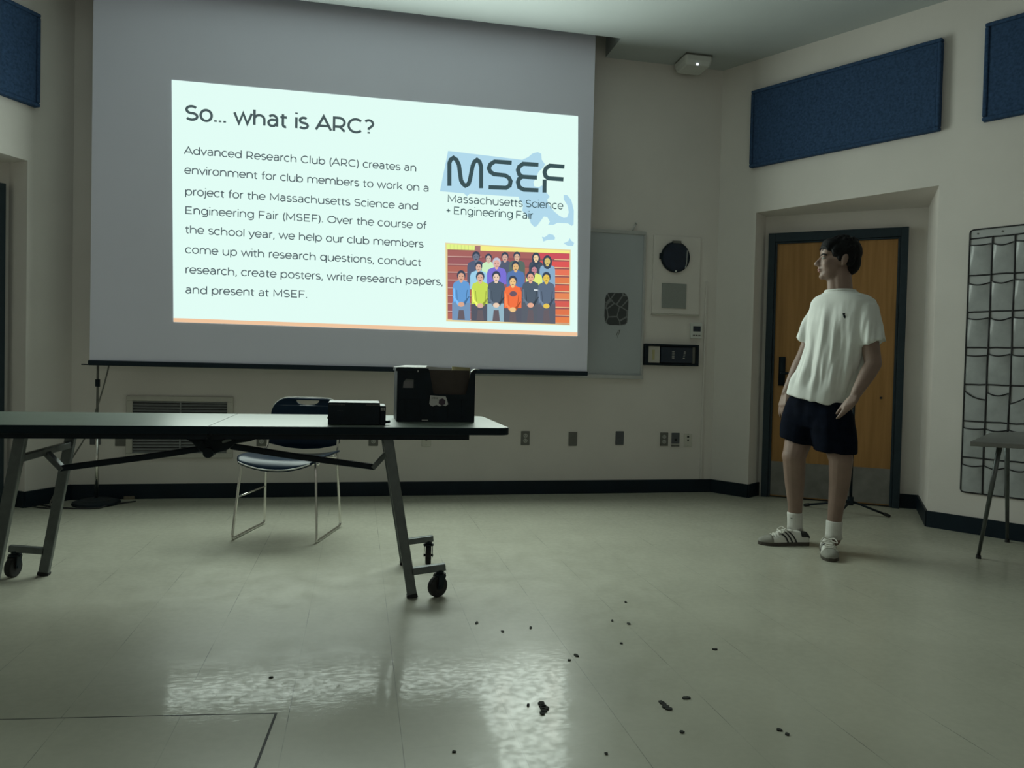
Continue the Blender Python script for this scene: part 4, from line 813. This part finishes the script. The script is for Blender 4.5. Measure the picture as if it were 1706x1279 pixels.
# ------------------------------------------------------------------ tripod stand behind the person
hb = fl(1417, 834, 0.10); ts = thing('tripod_stand', (hb.x, hb.y, 0), 'black tripod stand on the floor behind the person, in front of the door', 'tripod stand')
ends = [fl(1341, 841, 0.012), fl(1481, 859, 0.012)]; d_ = -((ends[0] - hb).normalized() + (ends[1] - hb).normalized()); d_.z = 0; ends.append(fl(1393, 861, 0.012))
for e in ends:
    m = MB(); m.tube([hb, e], 0.008, 10); lg = m.build('leg', M['blackmetal'], ts, smooth=True)
    dd = (e - hb).normalized(); m = MB(); m.capsule(e - dd * 0.03, 0.012, e, 0.011); m.build('rubber_foot', M['rubber'], lg, smooth=True)
m = MB(); m.cyl(hb - Vector((0, 0, 0.03)), hb + Vector((0, 0, 0.03)), 0.02, 14); m.build('hub', M['blackmetal'], ts)
m = MB(); m.cyl(hb, (hb.x, hb.y, 0.95), 0.010, 12); m.build('pole', M['blackmetal'], ts, smooth=True)

# ------------------------------------------------------------------ floor debris
def scrap(px, py, w, h, label, kind=0):
    p = fl(px, py); sc_ = (p - C0).length / FPX; m = MB()
    def flake(cx, cy, a, b, rot):
        n = 7; pts = []
        for i in range(n):
            t = 2 * PI * i / n; r = random.uniform(0.65, 1.15); x, y = a * r * math.cos(t), b * r * math.sin(t)
            pts.append((cx + x * math.cos(rot) - y * math.sin(rot), cy + x * math.sin(rot) + y * math.cos(rot), 0.0003))
        m.prism(pts, (0, 0, 0.003))
    W_ = w * sc_ / 2; D_ = h * sc_ / 2 * (p - C0).length / 1.0 * 0.75
    if kind == 0: flake(p.x, p.y, W_, max(D_, W_ * 0.5), random.uniform(-0.3, 0.3))
    else:
        for k in range(kind): flake(p.x + random.uniform(-0.6, 0.6) * W_, p.y + D_ * (2 * k / max(1, kind - 1) - 1), W_ * random.uniform(0.5, 0.9), D_ * 0.35 + 0.002, random.uniform(-0.4, 0.4))
    tag(m.build('floor_scrap', M['debris']), label, 'debris', 'black scraps on the floor')
for a in ((451, 1129, 7, 3, 'lone black speck on the floor in the slide reflection behind the hatch'), (794, 1038, 5, 5, 'black speck on the floor nearest the front caster of the table'), (837, 1052, 5, 3, 'thin faint speck on the floor, second right of the front caster'),
          (884, 1046, 5, 5, 'round black speck on the floor, third right of the front caster'), (960, 1092, 7, 7, 'black crumb on the floor, upper one of a close pair on a tile seam'), (948, 1100, 6, 4, 'black crumb on the floor, lower one of a close pair on a tile seam'),
          (1042, 1003, 4, 3, 'tiny far black speck in the middle of the bare floor'), (1020, 1034, 4, 4, 'left speck of two small ones beyond the middle of the floor'), (1047, 1039, 6, 4, 'right speck of two small ones beyond the middle of the floor'),
          (1035, 1072, 7, 3, 'flat black flake alone in the middle of the floor'), (1191, 1082, 10, 3, 'thin black sliver farthest right on the floor before the person'), (880, 1175, 6, 5, 'small black crumb just left of the ragged scrap pile on the floor'),
          (1143, 1163, 16, 4, 'long flat black flake on the floor, right of the wispy scrap'), (1136, 1220, 8, 5, 'black crumb on the near floor below the wispy scrap'), (1311, 1223, 7, 5, 'dark crumb on the near right floor beside a pale smear'),
          (1298, 1216, 10, 5, 'greyish smear of grit on the near right floor left of a dark crumb'), (1010, 1256, 6, 4, 'black crumb close to the bottom edge in the middle of the floor'), (756, 1253, 8, 4, 'faint crumb on the near floor under the table reflection')):
    scrap(*a)
scrap(905, 1180, 18, 17, 'ragged pile of black scraps in the bright strip of floor', 5); scrap(1107, 1176, 20, 12, 'wispy black scrap with a hook on the near floor', 4)

# ------------------------------------------------------------------ person
PO = Vector((2.58, 3.80, 0)); PV = Vector((PO.x, PO.y, 0)).normalized(); PWv = -PV; PU = Vector((PV.y, -PV.x, 0))
def P(x, y, w=0.0): return onp(x, y, PO + PWv * w, PWv)
UPZ = Vector((0, 0, 1))
pe = thing('person', PO, 'person in a white T-shirt and black shorts standing before the door, looking at the screen', 'person')
BV = 0.0055
hc = P(1395, 434, 0.0)
HF = (PU * -0.955 + PWv * 0.18).normalized(); HS = Vector((HF.y, -HF.x, 0))
if HS.dot(PWv) < 0: HS = -HS
tilt = 0.06; HFt = (HF + UPZ * tilt).normalized(); HZ = (UPZ - HF * tilt).normalized()
AX = (HFt, HS, HZ)
def hd(f_, s_, z_): return hc + HFt * f_ + HS * s_ + HZ * z_
body = MB()
def be(f_, s_, z_, r): body.ell(hd(f_, s_, z_), r, AX)
be(-0.018, 0, 0.030, (0.094, 0.076, 0.088)); be(0.030, 0, -0.028, (0.062, 0.062, 0.082)); be(0.036, 0, -0.078, (0.050, 0.050, 0.034)); be(0.070, 0, -0.094, (0.020, 0.024, 0.018))
be(0.055, 0, 0.045, (0.040, 0.058, 0.045)); be(0.076, 0.022, 0.020, (0.013, 0.024, 0.009)); be(0.076, -0.022, 0.020, (0.013, 0.024, 0.009))
body.capsule(hd(0.088, 0, 0.010), 0.008, hd(0.112, 0, -0.026), 0.011); be(0.101, 0.011, -0.031, (0.011, 0.008, 0.007)); be(0.101, -0.011, -0.031, (0.011, 0.008, 0.007)); body.capsule(hd(0.088, 0, -0.03), 0.012, hd(0.086, 0, -0.055), 0.012)
be(0.087, 0, -0.055, (0.013, 0.021, 0.0055)); be(0.084, 0, -0.066, (0.013, 0.019, 0.006)); be(0.052, 0.042, -0.024, (0.032, 0.022, 0.030)); be(0.052, -0.042, -0.024, (0.032, 0.022, 0.030))
for sg in (1, -1):
    be(-0.022, 0.078 * sg, -0.006, (0.018, 0.007, 0.030)); be(-0.027, 0.083 * sg, 0.004, (0.018, 0.006, 0.026)); be(-0.016, 0.076 * sg, -0.03, (0.010, 0.007, 0.012))
nb = P(1402, 492, 0.0)
body.capsule(hd(-0.022, 0, -0.06), 0.056, nb + UPZ * 0.01, 0.060); body.capsule(hd(0.01, 0, -0.085), 0.038, nb + HF * 0.03, 0.045)
# limbs
def chain(pts):
    for (a, ra), (b_, rb) in zip(pts[:-1], pts[1:]): body.capsule(a, ra, b_, rb)
shA, shB = P(1369, 524, -0.075), P(1441, 526, 0.08)
elA, wrA = P(1339, 592, -0.12), P(1310, 654, -0.07)
elB, wrB = P(1455, 606, 0.13), P(1427, 654, 0.20)
chain([(nb - UPZ * 0.045, 0.055), (shA - UPZ * 0.01, 0.048)]); chain([(nb - UPZ * 0.045, 0.055), (shB - UPZ * 0.01, 0.048)])
chain([(shA, 0.052), (elA, 0.039), (elA * 0.7 + wrA * 0.3, 0.040), (wrA, 0.0255)])
chain([(shB, 0.054), (elB, 0.043), (elB * 0.68 + wrB * 0.32, 0.043), (wrB, 0.029)])
for cpt, ax_, rad in ((P(1397, 540, 0), 0.16, 0.10), (P(1385, 590, 0), 0.15, 0.10), (P(1368, 638, 0), 0.13, 0.085), (P(1362, 690, 0), 0.13, 0.085)): body.ell(cpt, (ax_, rad, 0.14), ((PU * 0.87 + PWv * 0.5), (PU * -0.5 + PWv * 0.87), UPZ))
hiA, hiB = P(1342, 690, -0.05), P(1385, 695, 0.05)
knA, anA = P(1323, 760, 0.02), P(1325, 868, -0.12)
knB, anB = P(1401, 765, 0.10), P(1389, 880, 0.05)
chain([(hiA, 0.095), (knA, 0.064), (knA * 0.65 + anA * 0.35 - PWv * 0.012, 0.058), (knA * 0.3 + anA * 0.7, 0.043), (anA, 0.036)])
body.ell(knA + PU * -0.012, (0.055, 0.055, 0.06), (PU, PWv, UPZ))
chain([(hiB, 0.098), (knB, 0.063), (knB * 0.66 + anB * 0.34 - PWv * 0.015 + PU * 0.006, 0.056), (knB * 0.3 + anB * 0.7, 0.042), (anB, 0.036)])
body.capsule(anA, 0.035, anA + Vector((0, 0, -0.06)), 0.04); body.capsule(anB, 0.035, anB + Vector((0, 0, -0.06)), 0.04)
# hands: palm, four fingers, thumb from the palm's side
def hand(wr_, palm_dir, across, normal, lens, curl, spread, thumb, r0=0.0088):
    pd, ac, nm = palm_dir.normalized(), across.normalized(), normal.normalized()
    for k in range(4):
        o_ = (k - 1.5) * 0.0195
        body.capsule(wr_ + ac * o_ * 0.55 + pd * 0.005, 0.0165, wr_ + pd * (0.082 - 0.004 * abs(k - 1.2)) + ac * o_, 0.0125)
    for k in range(4):
        o_ = (k - 1.5) * 0.0195; p = wr_ + pd * (0.084 - 0.004 * abs(k - 1.2)) + ac * o_; d = (pd + ac * spread * (k - 1.5)).normalized(); ang = curl[k]
        for s_, ln in enumerate((0.46, 0.31, 0.23)):
            ang2 = ang * (0.5 + 0.5 * s_); dv_ = (d * math.cos(ang2) + nm * math.sin(ang2)).normalized(); q_ = p + dv_ * lens[k] * ln
            body.capsule(p, r0 * (1.05 - 0.1 * s_), q_, r0 * (0.95 - 0.12 * s_), 10); p = q_
    p = wr_ + pd * 0.022 + ac * thumb[0] * 0.028 + nm * 0.008
    d = (ac * thumb[0] * 0.62 + pd * 0.72 + nm * 0.3).normalized(); q_ = p + d * 0.042; body.capsule(p, 0.0145, q_, 0.0108, 10)
    d = (ac * thumb[0] * 0.25 + pd * 0.9 + nm * thumb[1]).normalized(); r_ = q_ + d * 0.03; body.capsule(q_, 0.0106, r_, 0.0096, 10); d = (ac * thumb[0] * 0.05 + pd * 0.9 + nm * thumb[1] * 1.5).normalized(); body.capsule(r_, 0.0096, r_ + d * 0.024, 0.0078, 10)
# viewer-left hand: hangs, back of the hand to the left, thumb toward the viewer's right/front
hand(wrA, P(1301, 690, -0.03) - wrA, (PU * 0.55 + PWv * 0.82), (PU * 0.80 - PWv * 0.5), (0.072, 0.08, 0.076, 0.06), (0.35, 0.45, 0.5, 0.55), 0.06, (1, 0.25))
# viewer-right hand: in front of the hip, fingers closed and pointing down-left
hand(wrB, P(1411, 684, 0.24) - wrB, (PU * 0.75 - UPZ * -0.5 + PWv * 0.1), (PU * -0.55 - UPZ * 0.6 - PWv * 0.45), (0.070, 0.076, 0.072, 0.058), (0.8, 0.9, 1.0, 1.05), 0.02, (-1, 0.35))
bo = body.build('body', M['skin'], pe, remesh=BV, relax=3, smooth=True)
# face details
for sg in (1, -1):
    m = MB(); m.ell(hd(0.0785, 0.031 * sg, 0.004), (0.0102, 0.013, 0.0068), AX); ey = m.build('eye', M['eyewhite'], pe, smooth=True)
    m = MB(); m.ell(hd(0.0865, 0.029 * sg, 0.004), (0.0035, 0.006, 0.006), AX); m.build('iris', M['iris'], ey, smooth=True)
    m = MB(); m.tube([hd(0.088, 0.012 * sg, 0.022), hd(0.089, 0.026 * sg, 0.027), hd(0.080, 0.044 * sg, 0.025), hd(0.068, 0.054 * sg, 0.019)], 0.0038, 8, smooth=4); m.build('eyebrow', M['hair'], pe, smooth=True)
m = MB(); m.ell(hd(0.0955, 0, -0.0555), (0.005, 0.019, 0.0042), AX); m.ell(hd(0.0925, 0, -0.0655), (0.0055, 0.017, 0.0048), AX); m.build('lips', M['lip'], pe, smooth=True)
# hair
h = MB()
def he(f_, s_, z_, r): h.ell(hd(f_, s_, z_), r, AX)
he(-0.030, 0, 0.046, (0.100, 0.088, 0.094)); he(0.032, 0, 0.092, (0.058, 0.070, 0.034)); he(-0.085, 0, -0.005, (0.040, 0.068, 0.068)); he(-0.070, 0, -0.045, (0.038, 0.058, 0.035)); he(0.062, 0, 0.080, (0.032, 0.058, 0.024)); he(0.080, 0.004, 0.068, (0.016, 0.046, 0.015))
for sg in (1, -1): he(0.012, 0.068 * sg, 0.045, (0.036, 0.016, 0.036)); he(0.002, 0.074 * sg, 0.012, (0.012, 0.008, 0.026)); he(-0.052, 0.072 * sg, 0.005, (0.026, 0.016, 0.05)); he(0.056, 0.050 * sg, 0.062, (0.022, 0.018, 0.022))
random.seed(3)
for k in range(46):
    a = random.uniform(0, 2 * PI); e_ = random.uniform(0.1, 1.45); d = Vector((math.cos(a) * math.cos(e_), math.sin(a) * math.cos(e_), math.sin(e_)))
    if d.x > 0.55 and d.z < 0.45: continue
    b0 = hd(-0.025 + d.x * 0.098, d.y * 0.084, 0.048 + d.z * 0.09); h.capsule(b0, 0.012, b0 + HFt * (random.uniform(0.0, 0.02)) + HZ * -0.012 + HS * d.y * 0.006, 0.005, 8)
for k in range(9):
    s_ = -0.05 + 0.0125 * k; h.capsule(hd(0.07 - abs(s_) * 0.25, s_, 0.082), 0.012, hd(0.101 - abs(s_) * 0.45, s_ + 0.004, 0.046 + 0.009 * (k % 3)), 0.004, 8)
h.build('hair', M['hair'], pe, remesh=0.005, relax=2, smooth=True)

# T-shirt
TS_ax = (PU * 0.87 + PWv * 0.5).normalized(); TD = (PU * -0.5 + PWv * 0.87).normalized()
def ring(c, a, b_, S=TS_ax, D=TD, n=40, e=0.85): return [c + S * (a * math.copysign(abs(math.cos(2 * PI * k / n)) ** e, math.cos(2 * PI * k / n))) + D * (b_ * math.copysign(abs(math.sin(2 * PI * k / n)) ** e, math.sin(2 * PI * k / n))) for k in range(n)]
tsb = MB()
lowS = (TS_ax + UPZ * -0.20).normalized()
tsb.rings([ring(P(1400, 484), 0.074, 0.070), ring(P(1401, 489), 0.100, 0.084), ring(P(1402, 494), 0.148, 0.098), ring(P(1404, 502), 0.178, 0.108), ring(P(1404, 514), 0.188, 0.114), ring(P(1400, 537), 0.184, 0.124), ring(P(1394, 570), 0.180, 0.126, (TS_ax + UPZ * -0.04).normalized()), ring(P(1381, 610), 0.172, 0.126, (TS_ax + UPZ * -0.09).normalized()), ring(P(1367, 642), 0.168, 0.132, lowS), ring(P(1360, 665), 0.164, 0.140, lowS)])
def sleeve(a, ra, b_, rb, cut):
    t = (b_ - a).normalized(); S = (PU - t * PU.dot(t)).normalized(); D = t.cross(S)
    tsb.rings([[a - t * ra * 0.6 + S * ra * 0.5 * math.cos(2 * PI * k / 24) + D * ra * 0.5 * math.sin(2 * PI * k / 24) for k in range(24)]] + [[a * (1 - q_) + b_ * q_ + S * (ra + (rb - ra) * q_) * math.cos(2 * PI * k / 24) + D * (ra + (rb - ra) * q_) * math.sin(2 * PI * k / 24) for k in range(24)] for q_ in (0, 0.3, 0.65, 1)])
sleeve(P(1371, 514, -0.07), 0.066, P(1342, 569, -0.115), 0.064, 0); sleeve(P(1440, 515, 0.07), 0.074, P(1457, 573, 0.12), 0.068, 0)
to = tsb.build('t_shirt', M['shirt'], pe, remesh=0.007, relax=4, smooth=True)
# drape folds: long creases from the left chest down to the right hem, softer near the shoulders
me = to.data; me.calc_loop_triangles() if False else None
nrm = [v.normal.copy() for v in me.vertices]; oo = Vector(pe['_o'])
for v, n_ in zip(me.vertices, nrm):
    p = v.co + oo; u = (p - PO).dot(PU); w_ = (p - PO).dot(PWv); z = p.z
    t = u * 1.0 + (1.35 - z) * 0.10
    am = 0.017 * min(1, max(0, (1.42 - z) / 0.25))
    f1 = noise.noise(Vector((t * 26, w_ * 10, z * 3.0))); f2 = noise.noise(Vector((t * 55 + 9, w_ * 22, z * 8.0 + 4)))
    am *= min(1, max(0.25, (z - 0.86 + u * 0.25) / 0.12)); v.co += n_ * (am * f1 * 1.4 + am * 0.4 * f2)
m = MB(); m.tube([p for p in ring(P(1400, 485), 0.075, 0.071)] + [ring(P(1400, 485), 0.075, 0.071)[0]], 0.0075, 8); m.build('collar', M['shirt'], pe, smooth=True)
q_ = P(1408, 528, 0.0) + PWv * 0.15
dg = bpy.context.evaluated_depsgraph_get()
hit = to.ray_cast(P(1407, 527, 0.6) - oo, -(P(1407, 527, 0.6) - C0).normalized() * -1.0)
if hit[0]:
    lp = hit[1] + oo
    m = MB(); m.ell(lp, (0.006, 0.003, 0.013), (PU, PWv, (UPZ - PU * 0.35).normalized())); m.ell(lp + UPZ * 0.014 - PU * 0.004, (0.007, 0.003, 0.004), (PU, PWv, UPZ)); lg_ = m.build('chest_emblem', M['black'], to, smooth=True)
# shorts
sh = MB()
sh.rings([ring(P(1364, 648), 0.140, 0.100), ring(P(1361, 666), 0.150, 0.108, lowS), ring(P(1365, 690), 0.192, 0.135), ring(P(1365, 712), 0.200, 0.135)])
def legtube(a, ra, b_, rb, S):
    R = []
    for q_ in (0, 0.25, 0.5, 0.75, 1.0):
        c_ = a * (1 - q_) + b_ * q_; r = ra + (rb - ra) * q_ + 0.022 * math.sin(PI * q_); R.append([c_ + S * r * math.cos(2 * PI * k / 28) + PWv * r * 0.95 * math.sin(2 * PI * k / 28) for k in range(28)])
    sh.rings(R)
legtube(P(1346, 664, -0.04), 0.095, P(1328, 736, -0.01), 0.100, (PU + UPZ * -0.22).normalized()); legtube(P(1383, 670, 0.05), 0.095, P(1391, 753, 0.08), 0.114, (PU + UPZ * -0.05).normalized())
so = sh.build('shorts', M['shorts'], pe, remesh=0.007, relax=4, smooth=True)
for v in so.data.vertices:
    p = v.co + oo; u = (p - PO).dot(PU); v.co += v.normal * 0.009 * noise.noise(Vector((u * 22, p.z * 4, 2)))
# socks and shoes
def sock(an, top_px, w):
    tp = P(*top_px, w); m = MB(); ft = an + Vector((0, 0, -0.055))
    R = []
    for q_, r in ((0, 0.0415), (0.06, 0.044), (0.35, 0.043), (0.7, 0.043), (1, 0.047)):
        c_ = tp * (1 - q_) + ft * q_; R.append([c_ + PU * r * math.cos(2 * PI * k / 24) + PWv * r * 1.08 * math.sin(2 * PI * k / 24) for k in range(24)])
    m.rings(R); return m.build('sock', M['sock'], pe, smooth=True)
sA = sock(anA, (1324, 853), -0.10); sB = sock(anB, (1390, 867), 0.055)
def sock_mark(sk, px, w):
    d = ray(*px).normalized(); r = sk.ray_cast(C0 - oo, d)
    if r[0]:
        c_ = r[1] + oo; m = MB(); m.prism([c_ + PWv * 0.001 + PU * a + UPZ * b_ for a, b_ in ((-0.010, 0.004), (-0.004, -0.003), (0.012, 0.001), (-0.004, 0.001))], PWv * 0.001); m.build('sock_swoosh', M['black'], sk)
sock_mark(sA, (1319, 863), 0)
def shoe(heel, toe, label):
    heel = Vector((heel.x, heel.y, 0)); fd = Vector((toe.x - heel.x, toe.y - heel.y, 0)); L_ = fd.length; fd.normalize(); sd = Vector((-fd.y, fd.x, 0)); S = L_ / 0.30
    def q(x, y, z): return heel + fd * x * S + sd * y * S + UPZ * z * S
    prof = [(0.0, 0.030, 0.0), (0.012, 0.034, 0.0), (0.05, 0.036, 0), (0.10, 0.036, 0.002), (0.15, 0.041, 0.004), (0.20, 0.049, 0.005), (0.24, 0.047, 0.004), (0.27, 0.038, 0.003), (0.29, 0.024, 0.002), (0.30, 0.008, 0.0)]
    out = [(x, y + o) for x, y, o in prof] + [(x, -y + o) for x, y, o in reversed(prof)]
    m = MB(q); m.prism([(x, y, 0.0) for x, y in out], (0, 0, 0.022)); 
    hts = {0.0: 0.062, 0.012: 0.078, 0.05: 0.082, 0.10: 0.088, 0.15: 0.088, 0.20: 0.066, 0.24: 0.053, 0.27: 0.046, 0.29: 0.038, 0.30: 0.026}
    def sec(x, y, o):
        hh = hts[x]; R = []
        for k in range(15):
            t = PI * k / 14; cx_ = math.cos(t); sz = math.sin(t)
            yy = y * 0.97 * math.copysign(abs(cx_) ** 0.75, cx_) * (1 - 0.30 * max(0, sz) ** 2 * (1 if x < 0.17 else 0.4)); R.append((x if x < 0.295 else x - 0.004, yy + o, 0.02 + (hh - 0.02) * abs(sz) ** 0.8))
        return R + [(x if x < 0.295 else x - 0.004, -y * 0.9 + o, 0.012), (x if x < 0.295 else x - 0.004, y * 0.9 + o, 0.012)]
    u = MB(q); SEC = [sec(*p) for p in prof]; u.rings(SEC); up_ = u.build('shoe', M['shoe'], pe, smooth=True); up_['label'] = label
    m.build('sole', M['gum'], up_, bevel=0.004)
    # grey suede toe
    t = MB(q); tips = [[(x, (y - o_) * 1.035 + o_, 0.012 + (z - 0.012) * 1.03 + 0.0005) for x, y, z in sec(*p)] for p, o_ in [((0.24, 0.047, 0.004), 0.004), ((0.27, 0.038, 0.003), 0.003), ((0.29, 0.024, 0.002), 0.002), ((0.30, 0.009, 0.0), 0)]]
    tips[-1] = [(x + 0.003, y, z) for x, y, z in tips[-1]]
    a_, b_ = sec(0.20, 0.049, 0.005), sec(0.24, 0.047, 0.004); mid = [tuple(0.35 * Vector(i) + 0.65 * Vector(j)) for i, j in zip(a_, b_)]
    mid = [(x - (0.0 if k in (0, 14) else 0.0), y * 1.03, 0.012 + (z - 0.012) * 1.03) for k, (x, y, z) in enumerate(mid)]
    t.rings([mid] + tips); t.build('toe_cap', M['suede'], up_, smooth=True)
    # three stripes on each side
    def surf(x, k):
        xs = [p[0] for p in prof]; i = max(j for j in range(len(xs) - 1) if xs[j] <= x); f_ = (x - xs[i]) / (xs[i + 1] - xs[i]); a = Vector(SEC[i][k]); b__ = Vector(SEC[i + 1][k]); return a * (1 - f_) + b__ * f_
    s_ = MB(q)
    for sgn in (0, 1):
        for k3 in range(3):
            R = []
            for j in range(6):
                kk = j; k = kk if sgn == 0 else 14 - kk; x = 0.098 + k3 * 0.026 + j * 0.009 - 0.02
                p0 = surf(x, k); p1 = surf(x + 0.011, k); off = Vector((0, 0.0025 if sgn == 0 else -0.0025, 0.001)); R.append([tuple(p0 + off), tuple(p1 + off)])
            s_.rings(R, cap=False, closed=False)
    s_.build('side_stripes', M['blackleather'], up_)
    hk = MB(q); R = []
    for i in (0, 1, 2):
        R.append([tuple(Vector(SEC[i][k]) * 1.0 + Vector((-0.003 if i == 0 else 0, 0.003 if k < 7 else -0.003, 0.0015))) for k in (2, 4, 6, 8, 10, 12)])
    hk.rings(R, cap=False, closed=False); hk.build('heel_tab', M['blackleather'], up_)
    lc = MB(q)
    for k in range(6):
        x = 0.135 + k * 0.017; p = [surf(x + (0.004 if j % 2 else 0), j) + Vector((0, 0, 0.003)) for j in (4, 5, 6, 7, 8, 9, 10)]; lc.tube([tuple(v) for v in p], 0.0032, 6)
    for sg in (1, -1):
        lc.tube([tuple(surf(0.138, 7) + Vector((0, 0, 0.004))), tuple(surf(0.15, 5 if sg > 0 else 9) + Vector((0.0, 0.012 * sg, 0.018))), tuple(surf(0.17, 4 if sg > 0 else 10) + Vector((0, 0.016 * sg, 0.012))), tuple(surf(0.16, 6) + Vector((0, 0, 0.005)))], 0.003, 6, smooth=5)
    lc.build('laces', M['lace'], up_, smooth=True)
    tg = MB(q); tg.prism([(0.10, -0.022, 0.084), (0.10, 0.022, 0.084), (0.185, 0.018, 0.072), (0.185, -0.018, 0.072)], (0, 0, 0.006)); tg.build('tongue', M['shoe'], up_, bevel=0.002)
shoe(fl(1345, 907), fl(1263, 906), 'sneaker turned sideways, on the left in the photo')
sh_toe = fl(1383, 936); sh_d = Vector((0.50, 0.86, 0)).normalized(); shoe(sh_toe + sh_d * 0.29, sh_toe, 'sneaker pointing toward the camera')

for o in list(bpy.data.objects):
    if '_o' in o: del o['_o']
